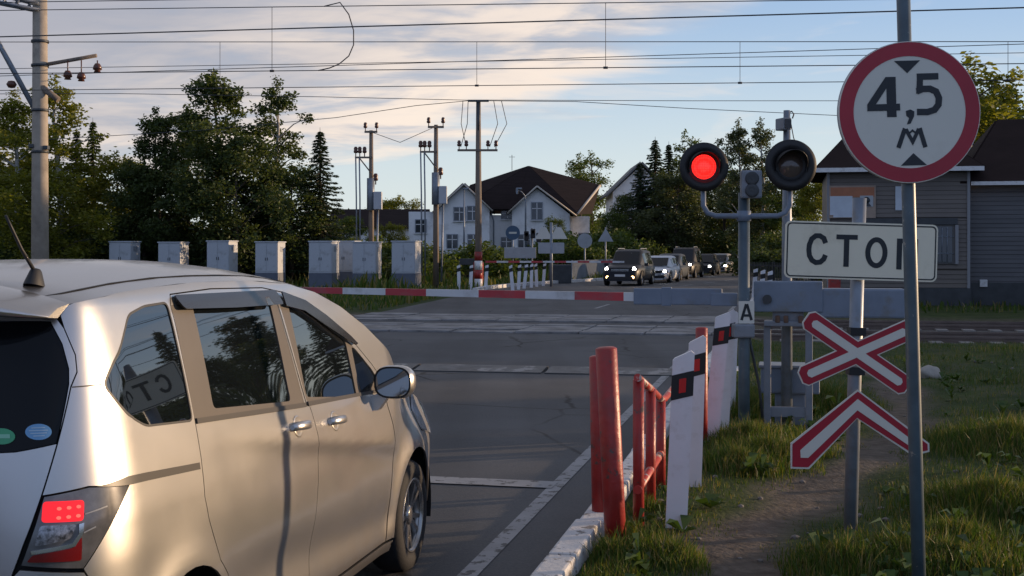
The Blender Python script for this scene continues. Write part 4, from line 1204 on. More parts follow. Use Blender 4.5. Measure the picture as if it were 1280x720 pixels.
mb = MB(); mb.bbox((-.86, 0, zc2-.005), (.88, .07, .165), bev=.012); mb.bbox((-.97, 0, zc2-.005), (.10, .078, .185), bev=.006)
mb.bbox((-.40, 0, zc2-.03), (.26, .10, .13), bev=.01); mb.build('boom_carrier', M_['blue_grey'], t)
mb = MB(); mb.bbox((.22, -.10, zc2+.005), (.66, .05, .30), bev=.012); mb.bbox((.22, .10, zc2+.005), (.66, .05, .30), bev=.012)
mb.build('side_plate', M_['blue_grey'], t)
mb = MB(); mb.bbox((.88, 0, zc2-.055), (.88, .22, .285), 0, bev=.02); mb.build('counterweight', M_['blue_grey'], t)
mb = MB(); mb.tube([(.02, -.16, zc2-.02), (.02, .16, zc2-.02)], .045, 14); mb.build('pivot', M_['dark_metal'], t)
mb = MB(); mb.bbox((.30, 0, zc2-.26), (.62, .22, .05), bev=.008); mb.bbox((.22, 0, zc2-.19), (.3, .14, .10), bev=.01)
for x_ in (.02, .42): mb.bbox((x_, 0, (zc2-.28)/2-.05), (.07, .10, zc2-.18), bev=.008)
mb.bbox((.22, 0, .16), (.46, .07, .10), bev=.006)
mb.build('stand', M_['grey_steel'], t)
for x_ in (.12, .20, .34): MB().bbox((x_, -.06, zc2-.215), (.045, .12, .07), bev=.01).build('bolt_bracket', M_['rust'], t)
mb = MB(); mb.bbox((.24, .45, .44), (.58, .40, .26), bev=.02); mb.bbox((.24, .45, .15), (.3, .3, .4), bev=.01); hb = mb.build('drive_box', M_['blue_grey'], t)
MB().bbox((.24, .45, .58), (.62, .44, .03), bev=.008).build('lid', M_['galv'], hb)
# ================================================================ THINGS BEYOND AND BESIDE THE TRACKS
cab_w = mat('cabinet_paint', (.46, .48, .51), .5, var=.06, vscale=2, dirt=(.24, .24, .24), dirt_amt=.3, dirt_scale=2)
cab_d = mat('cabinet_plinth', (.11, .125, .16), .6, var=.1, vscale=2)
def cabinet(label):
    t = thing('relay_cabinet', label, 'cabinet', (0, 0, 0), -HEAD, 'relay cabinets in a row along the tracks')
    MB().bbox((0, 0, 1.46), (1.10, .95, 1.42), bev=.02).build('body', cab_w, t)
    MB().bbox((0, 0, .38), (1.12, .97, .74), bev=.01).build('plinth', cab_d, t)
    MB().bbox((0, 0, 2.19), (1.18, 1.03, .06), bev=.02).build('roof', cab_w, t)
    for s in (-1, 1):
        d = MB().bbox((s*.265, -.482, 1.46), (.50, .02, 1.28), bev=.006).build('door', cab_w, t)
        mb = MB(); mb.bbox((s*.05, -.50, 1.4), (.025, .03, .14), bev=.005); mb.build('handle', M_['dark_metal'], d)
    mb = MB()
    for i in range(5): mb.box((.556, 0, 1.75+.05*i), (.012, .4, .02))
    mb.build('louvre', cab_d, t)
    return t
proto = cabinet('pale grey relay cabinet at the right end of the row, beside the pole')
labs = ['pale grey relay cabinet second from the right end of the row', 'pale grey relay cabinet third from the right end of the row',
        'pale grey relay cabinet fourth from the right end of the row', 'pale grey relay cabinet fifth from the right end, above the van roof',
        'pale grey relay cabinet second from the left end of the row', 'pale grey relay cabinet at the left end of the row']
for i, px in enumerate((508, 459, 405, 338, 278, 217, 156)):
    o = proto if i == 0 else copy_tree(proto, label=labs[i-1])
    o.location = onperp(px, 58.3+(.15 if i % 2 else -.1)); o.location.z = -.02; o.rotation_euler = (0, 0, -HEAD+R((0, 1.5, -1, .8, -2, 1, 0)[i])); o.scale = (1, 1, (1, .985, 1.0, .99, 1.01, .985, 1)[i])
copy_tree(proto, loc=at(433, 362, 62)*Vector((1, 1, 0)) if False else Vector(((433-640)/FPX*62.5, 62.5, 0)), label='pale grey relay cabinet set back behind the gap between two others')

# ---- catenary pole on the left
PY = 40.5; pc = Vector(((50-640)/FPX*PY, PY, -.05))
def pz(py): return CAMH-(py-HY)/FPX*PY-pc.z
def px_(x): return (x-50)/FPX*PY
t = thing('catenary_pole', 'tall round concrete catenary pole at the far left of the tracks', 'pole', pc)
MB().tube([(0, 0, -.1), (0, 0, 4), (0, 0, pz(-30))], [.27, .245, .21], 20).build('pole', mat('pole_concrete', (.34, .29, .23), .85, var=.15, vscale=3, bump=.2, dirt=(.2, .17, .14), dirt_amt=.3), t)
mb = MB()
for py in (52, 82, 138, 190): mb.tube([(0, 0, pz(py)-.04), (0, 0, pz(py)+.04)], .265, 18)
mb.build('band', M_['dark_metal'], t)
mb = MB()
for dy in (-.25, .25):
    mb.tube([px_(-60) and (px_(-70), dy, pz(-25)), (px_(52), dy, pz(6))], .06, 8); mb.tube([(px_(-70), dy, pz(-10)), (px_(52), dy, pz(14))], .05, 8)
for i in range(9):
    f = i/8; x = px_(-70)+(px_(52)-px_(-70))*f; za = pz(-25)+(pz(6)-pz(-25))*f; zb = pz(-10)+(pz(14)-pz(-10))*f
    mb.tube([(x, -.25, za), (x, .25, zb)], .03, 6); mb.tube([(x, .25, za), (x, -.25, zb)], .03, 6)
mb.build('lattice_beam', M_['galv'], t)
mb = MB(); mb.tube([(px_(-90), -.1, pz(-110)), (px_(0), -.1, pz(55)), (px_(46), -.05, pz(140))], .08, 10); mb.build('strut', M_['galv'], t)
mb = MB(); mb.tube([(px_(50), 0, pz(82)), (px_(122), -.1, pz(70))], .06, 8); ca = mb.build('cross_arm', M_['wood_pole'], t)
for x, y in ((86, 93), (103, 95), (123, 84)):
    mb = MB(); mb.tube([(px_(x), -.1, pz(76)), (px_(x), -.1, pz(y))], .02, 6)
    mb.lathe([(.001, .1), (.07, .1), (.12, .02), (.14, -.08), (.08, -.12), (.11, -.17), (.001, -.18)], 14, Matrix.Translation((px_(x), -.1, pz(y)))); mb.build('insulator', M_['insul'], ca)
mb = MB(); mb.tube([(px_(52), -.1, pz(108)), (px_(76), -.2, pz(126))], .10, 8); mb.build('bracket', M_['wood_pole'], t)
mb = MB(); mb.lathe([(.001, .12), (.10, .1), (.16, 0), (.10, -.1), (.001, -.12)], 12, Matrix.Translation((px_(16), -.1, pz(106)))); mb.build('insulator', M_['insul'], t)
for x, y in ((42, 183), (60, 185)):
    mb = MB(); mb.bbox((px_(x), -.15, pz(y)), (.16, .2, .12), bev=.02); mb.build('cable_clamp', M_['dark_metal'], t)

# ---- power poles
def insulator(mb, x, y, z, s=1.0): mb.lathe([(.02*s, 0), (.02*s, .12*s), (.07*s, .13*s), (.085*s, .20*s), (.06*s, .24*s), (.08*s, .28*s), (.05*s, .36*s), (.001, .37*s)], 10, Matrix.Translation((x, y, z)))
def power_pole(label, px, py_top, py_base, Y, arms, extra=None, r0=.15, band=False, matn='wood_pole'):
    c = Vector(((px-640)/FPX*Y, Y, -.03)); H = CAMH-(py_top-HY)/FPX*Y-c.z; sx = Y/FPX
    t = thing('power_pole', label, 'power pole', c, 0, 'power poles behind the crossing')
    MB().tube([(0, 0, -.2), (0, 0, H*.5), (0, 0, H)], [r0, r0*.85, r0*.62], 14).build('pole', M_[matn], t)
    for dz, xa, xb, ins in arms:
        a = MB().box(((xa+xb)/2*sx, -.1, H-dz*sx), ((xb-xa)*sx, .09, .10)).build('cross_arm', M_['wood_pole'], t)
        for i in ins:
            mb = MB(); insulator(mb, i*sx, -.1, H-dz*sx+.04, 1.15); mb.build('insulator', M_['insul'], a)
    if extra: extra(t, H, sx)
    if band:
        for i in range(4):
            MB().tube([(0, 0, .05+.42*i), (0, 0, .47+.42*i)], r0+.012, 14).build('painted_band', M_['red_paint' if i % 2 else 'white_paint'], t)
    return t
def ex1(t, H, sx):
    # side bracket with fuses, down leads, distribution box, climbing straps
    zb = H-34*sx
    a = MB().box((-9*sx, -.1, zb), (22*sx, .08, .09)).build('bracket', M_['wood_pole'], t)
    MB().tube([(0, -.1, zb-.75), (-15*sx, -.1, zb)], .035, 6).build('brace', M_['wood_pole'], a)
    for x in (-19, -14, -8):
        mb = MB(); insulator(mb, x*sx, -.1, zb+.05, 1.3); mb.build('insulator', M_['insul'], a)
    for x in (-19, -14.5):
        MB().tube([(x*sx, -.12, zb), (x*sx*1.0+.04, -.2, zb-2.0), (x*sx*.9, -.3, .6)], .035, 6).build('down_lead', M_['galv'], t)
    mb = MB(); mb.bbox((9*sx, -.2, H-88*sx), (10*sx, .5, 22*sx), bev=.03); mb.build('distribution_box', cab_w, t)
    mb = MB(); mb.tube([(0, -.2, H-60*sx), (0, -.2, H-100*sx)], .19, 10); mb.tube([(9*sx, -.2, H-99*sx), (7*sx, -.2, .3)], .05, 6); mb.build('cable_duct', M_['galv'], t)
    mb = MB(); insulator(mb, 6*sx, -.15, H-68*sx, 1.5); mb.build('insulator', M_['insul'], t)
power_pole('wooden power pole with side bracket, left of its taller companions', 464, 163, 358, 64, [(2, -8, 8, (-7, 7))], ex1)
power_pole('wooden power pole with side bracket in front of the white house gable', 545, 156, 349, 62, [(3, -10, 10, (-9, 9))], ex1)
def ex2(t, H, sx):
    mb = MB(); mb.tube([(0, -.02, H-2), (0, -.02, H)], .10, 10)
    mb.box((0, -.1, H-.05), (26*sx, .08, .10)); mb.build('pole_top', M_['dark_metal'], t)
    for sx_, dx in ((-12, -15), (-8, -22), (12, 14), (18, 20)):
        MB().tube([(sx_*1.6*sx, -.1, H-.05), (sx_*1.9*sx+.05, -.1, H-30*sx), (dx*sx, -.1, H-59*sx)], .018, 5).build('jumper_wire', M_['wire'], t)
power_pole('tallest power pole with a red and white painted base', 598, 125, 352, 61, [(63, -26, 24, (-24, -15, 12, 22))], ex2, r0=.17, band=True)

# ---- overhead wires, each catenary with its droppers
def wire_pts(y0, y1, Y0, sag=0.0, x0=-260, x1=1540, n=14):
    pts = []
    for i in range(n+1):
        f = i/n; px = x0+(x1-x0)*f; g = onperp(px, Y0); py = y0+(y1-y0)*(px/1280); g.z = CAMH-(py-HY)/FPX*g.y-sag*4*f*(1-f)*0
        pts.append(g)
    # long straight run past the picture on both sides
    d0 = (pts[0]-pts[1]).normalized(); d1 = (pts[-1]-pts[-2]).normalized()
    z0 = pts[0].z; z1 = pts[-1].z
    a = pts[0]+d0*45; b = pts[-1]+d1*45
    return [a]+pts+[b]
def wz(y0, y1, Y0, px): g = onperp(px, Y0); g.z = CAMH-(y0+(y1-y0)*(px/1280)-HY)/FPX*g.y; return g
def catenary(label, Y0, mess, cont, drops, rw=.011):
    t = thing('catenary_line', label, 'overhead line', onperp(640, Y0), 0, 'overhead lines above the tracks'); o = t.location
    rel = lambda P: [p-o for p in P]
    MB().tube(rel(wire_pts(*mess, Y0)), rw, 6).build('messenger_wire', M_['wire'], t)
    MB().tube(rel(wire_pts(*cont, Y0)), rw, 6).build('contact_wire', M_['wire'], t)
    for x in drops:
        mb = MB(); a, b_ = wz(*mess, Y0, x), wz(*cont, Y0, x); mb.tube(rel([a, b_]), .007, 5); mb.tube(rel([b_-Vector((.05, 0, 0)), b_+Vector((.05, 0, 0))]), .03, 6); mb.build('dropper', M_['wire'], t)
catenary('nearer catenary pair of wires with droppers from the top edge', 29.7, (13, -3), (92, 79.5), (-120, 340, 757, 1130, 1400))
catenary('farther catenary pair of wires with short vertical droppers', 34.3, (52.5, 52), (113, 100), (-60, 275, 596, 925, 1260, 1480))
WIRES = [('single thick wire crossing above the pair, sloping up to the right', 46, 9.5, 27.5, .015), ('faint wire just above the near contact wire', 95, 55, 40, .012),
         ('faint wire dipping below the farther messenger wire', 86, 66, 38, .010), ('topmost wire along the upper edge of the picture', 3, -16, 33, .012)]
for lab, a, b_, Y0, r_ in WIRES:
    o = MB().tube(wire_pts(a, b_, Y0), r_, 6).build('overhead_wire', M_['wire']); tag(o, lab, 'wire', 'overhead lines above the tracks')
for lab, P in (('power line running left from the tall pole', [(-300, 118), (150, 117), (400, 121), (598, 125.5)]), ('power line running right from the tall pole', [(598, 125), (860, 126), (1280, 126), (1600, 127)]),
               ('slack power line drooping left from the tall pole', [(-300, 205), (0, 178), (250, 163), (420, 147), (520, 132), (585, 126)]), ('slack power line drooping right from the tall pole', [(611, 126), (720, 127), (860, 135.5), (1060, 145), (1280, 158), (1600, 182)])):
    o = MB().tube([at(x, y, 60.9+.004*abs(x-598)) for x, y in P], .016, 6).build('overhead_wire', M_['wire']); tag(o, lab, 'wire', 'power lines of the tall pole')
o = MB().tube([at(x, y, 61.5+.02*(464-x if x < 545 else 0)) for x, y in ((464, 165), (500, 178), (545, 158))], .015, 5).build('overhead_wire', M_['wire']); tag(o, 'short slack wire between the two bracket poles', 'wire', 'power lines of the tall pole')
P = [wz(13, -3, 29.7, 405)]+[at(x, y, 30.6) for x, y in ((425, 3), (436, 18), (442, 38), (442, 56), (436, 70), (424, 80), (412, 85))]+[wz(92, 79.5, 29.7, 398)]
tag(MB().tube(P, .014, 8).build('jumper_cable', M_['wire']), 'curled jumper cable hanging between the catenary wires', 'cable')

# ---- houses
hw = mat('house_render', (.80, .79, .78), .85, var=.06, vscale=.4, bump=.1, dirt=(.5, .48, .45), dirt_amt=.3, dirt_scale=.6)
hroof = mat('house_roof', (.022, .015, .015), .9, spec=.15, var=.25, vscale=.6, stretch=(1, 1, 12), bump=.5, bscale=4)
htrim = mat('verge_board', (.45, .40, .34), .6)
hglass = mat('house_glass', (.03, .04, .05), .08, spec=.8)
hframe = mat('window_frame_paint', (.25, .27, .3), .6)
HYY = 120.0; hs = HYY/FPX
def hx(px, Y=HYY): return (px-640)/FPX*Y
def hz(py, Y=HYY): return CAMH-(py-HY)/FPX*Y
def window(par, x, y, z, w, h, n=1):
    f = MB().box((x, y-.02, z), (w+.16, .10, h+.16)).build('window', hframe, par)
    MB().box((x, y-.06, z), (w, .05, h)).build('pane', hglass, f)
    mb = MB(); mb.box((x, y-.09, z), (.07, .04, h)); mb.box((x, y-.088, z+h*.15), (w, .036, .07)); mb.build('glazing_bar', M_['white_paint'], f)
    mb = MB(); mb.box((x, y-.10, z-h/2-.10), (w+.3, .2, .07)); mb.build('sill', M_['white_paint'], f)
h = thing('white_house', 'white house with steep dark brown roof and two front gables beyond the crossing', 'house', (hx(650), HYY, 0))
ox, oy = h.location.x, h.location.y
def X(px): return hx(px)-ox
# main body with hipped roof
def walls(poly, y0, y1, name='wall'):
    mb = MB(); mb.prism(poly, y0, y1); return mb.build(name, hw, h)
walls([(X(598), -.1), (X(738), -.1), (X(738), hz(270)), (X(598), hz(268))], 1.2, 11)
walls([(X(512), -.1), (X(612), -.1), (X(612), hz(262)), (X(580), hz(233)), (X(546), hz(265)), (X(512), hz(265))], -1.0, 8)
walls([(X(640), -.1), (X(712), -.1), (X(712), hz(268)), (X(671), hz(236)), (X(640), hz(262))], -.4, 6)
def slab(mb, quad, th=.18):
    q = [Vector(p) for p in quad]; n = (q[1]-q[0]).cross(q[2]-q[0]).normalized()
    if n.z < 0: n = -n
    vs = q+[p+n*th for p in q]; k = len(q)
    mb.add(vs, [tuple(range(k)), tuple(range(2*k-1, k-1, -1))]+[(i, (i+1) % k, k+(i+1) % k, k+i) for i in range(k)])
mb = MB(); e = hz(266); rz_ = hz(205); xl_, xr_ = X(594), X(757); ra = X(652); rb = X(676)
ap = (X(662), 6.2, hz(204)); rt = (X(756), 6.5, hz(229)); lt = (X(586), 5, hz(230)); e1 = (X(572), .6, hz(263)); e2_ = (X(642), .6, hz(263)); e3 = (X(722), .6, hz(268))
slab(mb, [e1, e2_, ap]); slab(mb, [e1, ap, lt]); slab(mb, [e2_, e3, ap]); slab(mb, [e3, rt, ap])
b1 = (X(572), 12, hz(263)); b3 = (X(750), 12, hz(263))
slab(mb, [b1, b3, ap]); slab(mb, [b3, rt, ap]); slab(mb, [b1, ap, lt]); slab(mb, [e1, lt, b1]); slab(mb, [e3, b3, rt])
# left gable wing
za = hz(231.5)
for sgn, xe, ze in ((-1, X(543), hz(267)), (1, X(616), hz(265))):
    slab(mb, [(X(580.5), -1.5, za), (xe, -1.5, ze), (xe, 9, ze), (X(580.5), 9, za)])
zb = hz(234)
for xe, ze in ((X(634), hz(268)), (X(720), hz(271))):
    slab(mb, [(X(671), -.9, zb), (xe, -.9, ze), (xe, 5, ze), (X(671), 5, zb)])
rf = mb.build('roof', hroof, h)
mb = MB()
for P in ([(X(580.5), za+.05), (X(543), hz(267)+.05)], [(X(580.5), za+.05), (X(616), hz(265)+.05)]): mb.tube([(p[0], -1.56, p[1]) for p in P], .09, 6)
for P in ([(X(671), zb+.05), (X(634), hz(268)+.05)], [(X(671), zb+.05), (X(720), hz(271)+.05)]): mb.tube([(p[0], -.96, p[1]) for p in P], .09, 6)
mb.tube([(X(722), .5, hz(268)+.05), (X(756), 6.4, hz(229)+.1)], .12, 6)
mb.build('verge_board', htrim, h)
for px, py, w_, hh, y_ in ((575, 268, .95, 1.15, -1.0), (591, 267, .85, 1.2, -1.0), (592, 302, .9, 1.2, -1.0), (566, 302, .9, 1.2, -1.0), (671, 264, .9, 1.5, -.4), (633, 304, .9, 1.0, 1.2), (634, 268, 1.0, .7, 1.2), (696, 302, 1.1, 1.2, -.4), (655, 302, 1.0, 1.2, -.4), (732, 300, 1.1, 1.2, 1.2), (527, 283, .9, 1.1, -1.0)):
    window(h, X(px), y_-.02, hz(py), w_, hh)
mb = MB(); mb.tube([(X(614), 0, hz(266)), (X(617), .2, hz(276)), (X(617), .2, 0)], .07, 6); mb.build('downpipe', M_['grey_steel'], h)
mb = MB(); mb.tube([(X(640), 6.5, rz_-.2), (X(640), 6.5, rz_+1.3)], .03, 5); mb.tube([(X(636), 6.5, rz_+1.1), (X(644), 6.5, rz_+1.1)], .02, 5); mb.build('aerial', M_['wire'], rf)
# lower wing left
h2 = thing('low_house', 'long low pale house with dark roof, left of the white house', 'house', (hx(465, 135), 135, 0))
x0, x1 = -hx(465, 135)+hx(415, 135), -hx(465, 135)+hx(528, 135)
mb = MB(); mb.prism([(x0, -.1), (x1, -.1), (x1, hz(285, 135)), (x0, hz(285, 135))], 0, 8); mb.build('wall', hw, h2)
mb = MB(); ea, rg = hz(286, 135), hz(262, 135)
slab(mb, [(x0-.5, -.6, ea), (x1+.5, -.6, ea), (x1+.5, 4, rg), (x0-.5, 4, rg)]); slab(mb, [(x0-.5, 8.6, ea), (x1+.5, 8.6, ea), (x1+.5, 4, rg), (x0-.5, 4, rg)])
mb.build('roof', hroof, h2)
for i in range(4): window(h2, x0+1.3+i*2.1, -.02, 1.9, .9, 1.1)
# right house behind the trees
h3 = thing('gabled_house', 'pale gabled house half hidden behind the dark trees right of the white house', 'house', (hx(800, 138), 138, 0))
f3 = lambda px: hx(px, 138)-hx(800, 138); z3 = lambda py: hz(py, 138)
mb = MB(); mb.prism([(f3(766), -.1), (f3(834), -.1), (f3(834), z3(240)), (f3(801), z3(207)), (f3(766), z3(240))], 0, 10); mb.build('wall', hw, h3)
mb = MB()
for xe in (f3(758), f3(843)): slab(mb, [(f3(801), -.6, z3(204)), (xe, -.6, z3(246)), (xe, 10.5, z3(246)), (f3(801), 10.5, z3(204))])
mb.build('roof', mat('grey_roof', (.16, .16, .16), .7, var=.15), h3)
for px, py in ((801, 240), (785, 275), (815, 275)): window(h3, f3(px), -.02, z3(py), 1.0, 1.2)

# ---- station building
SB = 43.0
def bx(px, Y=SB): return (px-640)/FPX*Y
def bz(py, Y=SB): return CAMH-(py-HY)/FPX*Y
def siding(name, c, dark):
    m = bpy.data.materials.new(name); m.use_nodes = True; nt = m.node_tree; N = nt.nodes; L = nt.links; b = N['Principled BSDF']
    b.inputs['Roughness'].default_value = .55
    tc = N.new('ShaderNodeTexCoord'); n = N.new('ShaderNodeTexNoise'); n.inputs['Scale'].default_value = 1.2; n.inputs['Detail'].default_value = 6
    mp = N.new('ShaderNodeMapping'); mp.inputs['Scale'].default_value = (.5, .5, 3); L.new(tc.outputs['Object'], mp.inputs['Vector']); L.new(mp.outputs['Vector'], n.inputs['Vector'])
    r = N.new('ShaderNodeMapRange'); r.inputs[1].default_value = .3; r.inputs[2].default_value = .7; L.new(n.outputs['Fac'], r.inputs[0])
    x = N.new('ShaderNodeMix'); x.data_type = 'RGBA'; L.new(r.outputs[0], x.inputs['Factor']); x.inputs['A'].default_value = (*dark, 1); x.inputs['B'].default_value = (*c, 1)
    L.new(x.outputs['Result'], b.inputs['Base Color']); return m
sid = siding('grey_siding', (.18, .152, .13), (.132, .112, .097)); sid2 = siding('slate_siding', (.125, .122, .125), (.09, .088, .092))
sidb = siding('brown_siding', (.16, .135, .11), (.12, .10, .085))
bld = thing('station_building', 'grey sided crossing keeper building with dark brown hipped roof behind the signs', 'building', (bx(1120), SB, 0), -HEAD)
def BX(px, Y=SB): return bx(px, Y)-bld.location.x
def boards(name, xa, xb, za, zb, y, m, par, pitch=.145, th=.02):
    """real lapped boards: each course leans out at its lower edge"""
    mb = MB(); z = za
    while z < zb-.01:
        z2 = min(z+pitch, zb)
        mb.add([(xa, y-th, z+.012), (xb, y-th, z+.012), (xb, y, z2), (xa, y, z2)], [(0, 1, 2, 3)]); mb.add([(xa, y, z), (xb, y, z), (xb, y-th, z+.012), (xa, y-th, z+.012)], [(0, 1, 2, 3)])
        z = z2
    return mb.build(name, m, par, fix=False)
xa, xb_ = BX(1037), BX(1207)
mb = MB(); mb.box(((xa+xb_)/2, 3.6, 2.2), (xb_-xa-.02, 7.1, 4.4)); wl = mb.build('wall', sid, bld)
boards('siding', xa, xb_, 1.15, bz(274), -.0, sid, wl); boards('siding', xa, xb_, bz(272), 4.35, 0, sid, wl)
boards('siding', xa, xb_, .55, 1.15, -.012, sidb, wl); boards('siding', xa, xb_, 1.17, bz(331), -.03, sidb, wl)
xw0, xw1 = BX(1207)+.06, BX(1420)
mb = MB(); mb.box(((xw0+xw1)/2, 4.0, 1.95), (xw1-xw0, 7, 3.9)); w2 = mb.build('wall', sid2, bld)
boards('siding', xw0, xw1, bz(357), bz(240), .48, sid2, w2)
mb = MB(); mb.box(((xw0+xw1)/2, .44, .35), (xw1-xw0, .06, .75)); mb.build('base_board', M_['dark_metal'], w2)
# side walls seen from another position get boards too
mb = MB(); mb.box(((xa+xb_)/2, -.05, .25), (xb_-xa+.1, .08, .6)); mb.build('base_board', M_['dark_metal'], wl)
mat('trim_grey', (.26, .26, .27), .6)
for xq in (xb_-.02, xa+.02): MB().box((xq, -.04, 2.2), (.09, .08, 4.3)).build('corner_trim', bpy.data.materials['trim_grey'], bld)
mb = MB(); e = bz(213.5); t1 = bz(150); 
slab(mb, [(BX(1022), -.5, e), (BX(1222), -.5, e), (BX(1140), 3.6, bz(150, 47)), (BX(1090), 3.6, bz(150, 47))], .10)
slab(mb, [(BX(1022), 7.6, e), (BX(1222), 7.6, e), (BX(1140), 3.6, bz(150, 47)), (BX(1090), 3.6, bz(150, 47))], .10)
slab(mb, [(BX(1022), -.5, e), (BX(1022), 7.6, e), (BX(1090), 3.6, bz(150, 47))], .10); slab(mb, [(BX(1222), -.5, e), (BX(1222), 7.6, e), (BX(1140), 3.6, bz(150, 47))], .10)
r1 = mb.build('roof', mat('station_roof', (.022, .013, .012), .9, spec=.15, var=.25, vscale=.7, bump=.4, bscale=6), bld)
MB().box(((BX(1022)+BX(1222))/2, -.53, e+.02), (BX(1222)-BX(1022), .05, .14)).build('fascia', M_['white_paint'], r1)
mb = MB(); e2 = bz(231)
rl_ = (3.79, 4.2, 6.3); rr2 = (BX(1440), 4.2, 6.3); c0 = 2.0
slab(mb, [(c0, .0, e2), (BX(1440), .0, e2), rr2, rl_], .10); slab(mb, [(c0, 8.2, e2), (BX(1440), 8.2, e2), rr2, rl_], .10); slab(mb, [(c0, .0, e2), (c0, 8.2, e2), rl_], .10)
r2 = mb.build('roof', bpy.data.materials['station_roof'], bld)
MB().box(((xw0+BX(1440))/2, -.03, e2+.02), (BX(1440)-xw0, .05, .12)).build('fascia', M_['white_paint'], r2)
# dark window band
mb = MB(); mb.box(((BX(1078)+BX(1193))/2, -.05, (bz(273)+bz(281))/2), (BX(1193)-BX(1078), .16, bz(273)-bz(281))); mb.build('shutter_box', M_['dark_metal'], bld)
wx0, wx1, wz0, wz1 = BX(1144), BX(1194), bz(330), bz(281.5)
f = MB().box(((wx0+wx1)/2, -.045, (wz0+wz1)/2), (wx1-wx0, .06, wz1-wz0)).build('window', mat('window_dark_frame', (.10, .095, .09), .5), bld)
MB().box(((wx0+wx1)/2-.06, -.085, (wz0+wz1)/2), (wx1-wx0-.26, .03, wz1-wz0-.1)).build('pane', hglass, f)
mb = MB()
for q in range(6): mb.tube([(wx0+.16+q*.16, -.13, wz0+.08), (wx0+.16+q*.16, -.13, wz1-.08)], .013, 6)
for zq in (wz0+.35, wz0+.9): mb.tube([(wx0+.08, -.13, zq), (wx1-.15, -.13, zq)], .014, 6)
mb.build('grille', M_['galv'], f)
MB().box((wx1-.05, -.10, (wz0+wz1)/2), (.10, .07, wz1-wz0)).build('frame', M_['trim'] if 'trim' in M_ else bpy.data.materials['trim_grey'], f)
# notices: flat panels of their real size fixed to the wall
def onwall(px, dy, z): return bld.location+Matrix.Rotation(-HEAD, 3, 'Z') @ Vector((BX(px), dy, z))
nb = thing('notice_board', 'notice board with orange header and pale sheets on the grey building wall', 'notice board', onwall(1067, -.07, bz(252)), -HEAD)
ww, hh = bx(1096)-bx(1039), bz(232)-bz(273)
MB().bbox((0, 0, 0), (ww, .05, hh), bev=.01).build('board', mat('board_tan', (.36, .27, .21), .6, var=.1), nb)
MB().box((0, -.032, hh/2-.22), (ww-.1, .02, .32)).build('header', mat('board_orange', (.42, .16, .08), .6, var=.2, vscale=2), nb)
mb = MB(); mb.box((-.36, -.035, -.12), (.72, .02, .62)); mb.box((-.30, -.034, -.46), (.62, .015, .10)); mb.build('sheet', mat('paper', (.55, .60, .66), .7, var=.08, vscale=3), nb)
mb = MB(); mb.box((.45, -.035, .02), (.42, .02, .36)); sh = mb.build('sheet', mat('paper_portrait', (.42, .44, .46), .7), nb)
mb = MB(); mb.lathe([(.001, .0), (.11, .0), (.11, .01), (.001, .012)], 20, Matrix.Translation((.45, -.046, .05)) @ Matrix.Rotation(R(90), 4, 'X')); mb.prism([(.30, -.15), (.60, -.15), (.53, -.05), (.37, -.05)], -.054, -.045); mb.build('picture', M_['dark_metal'], sh)
o = MB().bbox((0, 0, 0), (bx(1128)-bx(1119)+.02, .03, bz(233)-bz(263)), bev=.005).build('poster', bpy.data.materials['paper']); o.location = onwall(1124, -.05, bz(248)); o.rotation_euler = (0, 0, -HEAD)
tag(o, 'narrow tall white paper poster on the grey wall beside the round sign', 'poster')
o = MB().bbox((0, 0, 0), (.24, .12, .24), bev=.02).build('meter_box', M_['white_paint']); o.location = onwall(1226, .40, bz(354)); o.rotation_euler = (0, 0, -HEAD)
tag(o, 'small white box low on the dark grey wall', 'meter box')
t = thing('red_stand', 'red fire equipment post below the stop plate in front of the building', 'fire post', (bx(1043, 40), 40, -.03))
MB().bbox((0, 0, .5), (.34, .2, 1.0), bev=.02).build('cabinet', M_['red_paint'], t); MB().tube([(0, 0, 1.0), (0, 0, 1.75)], .04, 8).build('post', M_['red_paint'], t)
for i, (px, lab) in enumerate(((1012, 'rust red crate by the wall, left of the red fire post'), (1026, 'rust red crate close beside the red fire post'))):
    c = thing('crate', lab, 'crate', (bx(px, 40.5), 40.5, -.05), R(8*i), 'crates by the building')
    mb = MB()
    for zq in (.10, .32, .54): mb.box((0, -.2, zq), (.5, .03, .14)); mb.box((0, .2, zq), (.5, .03, .14)); mb.box((-.24, 0, zq), (.03, .37, .14)); mb.box((.24, 0, zq), (.03, .37, .14))
    mb.build('slatted_side', M_['rust'], c)
    mb = MB()
    for sx in (-1, 1):
        for sy in (-1, 1): mb.box((sx*.2, sy*.165, .34), (.05, .04, .66))
    mb.build('corner_post', M_['rust'], c)
# ---- street things beyond the crossing
def far_post(name, label, cat, px, pyb, Y, hgt_, r_=.045, group=None, m='galv'):
    c = Vector(((px-640)/FPX*Y, Y, 0)); t = thing(name, label, cat, c, 0, group)
    MB().tube([(0, 0, -.1), (0, 0, hgt_)], r_, 10).build('post', M_[m], t); return t
def top_of(py, Y): return CAMH-(py-HY)/FPX*Y
t = far_post('round_sign', 'round road sign seen from behind, left of the triangular one', 'road sign', 731, 350, 78, top_of(292, 78))
MB().prism(arc(0, 0, .44, .44, 0, 345, 23), -.06, -.045, Matrix.Translation((0, 0, top_of(301, 78)))).build('sign_disc', M_['sign_back'], t)
t = far_post('triangle_sign', 'triangular road sign seen from behind beside the dark SUV', 'road sign', 757, 350, 78, top_of(284, 78))
MB().prism([(-.46, -.28), (.46, -.28), (0, .52)], -.06, -.045, Matrix.Translation((0, 0, top_of(296, 78)))).build('sign_triangle', M_['sign_back'], t)
t = far_post('blue_sign', 'round dark blue road sign in front of the white house wall', 'road sign', 641, 350, 84, top_of(282, 84))
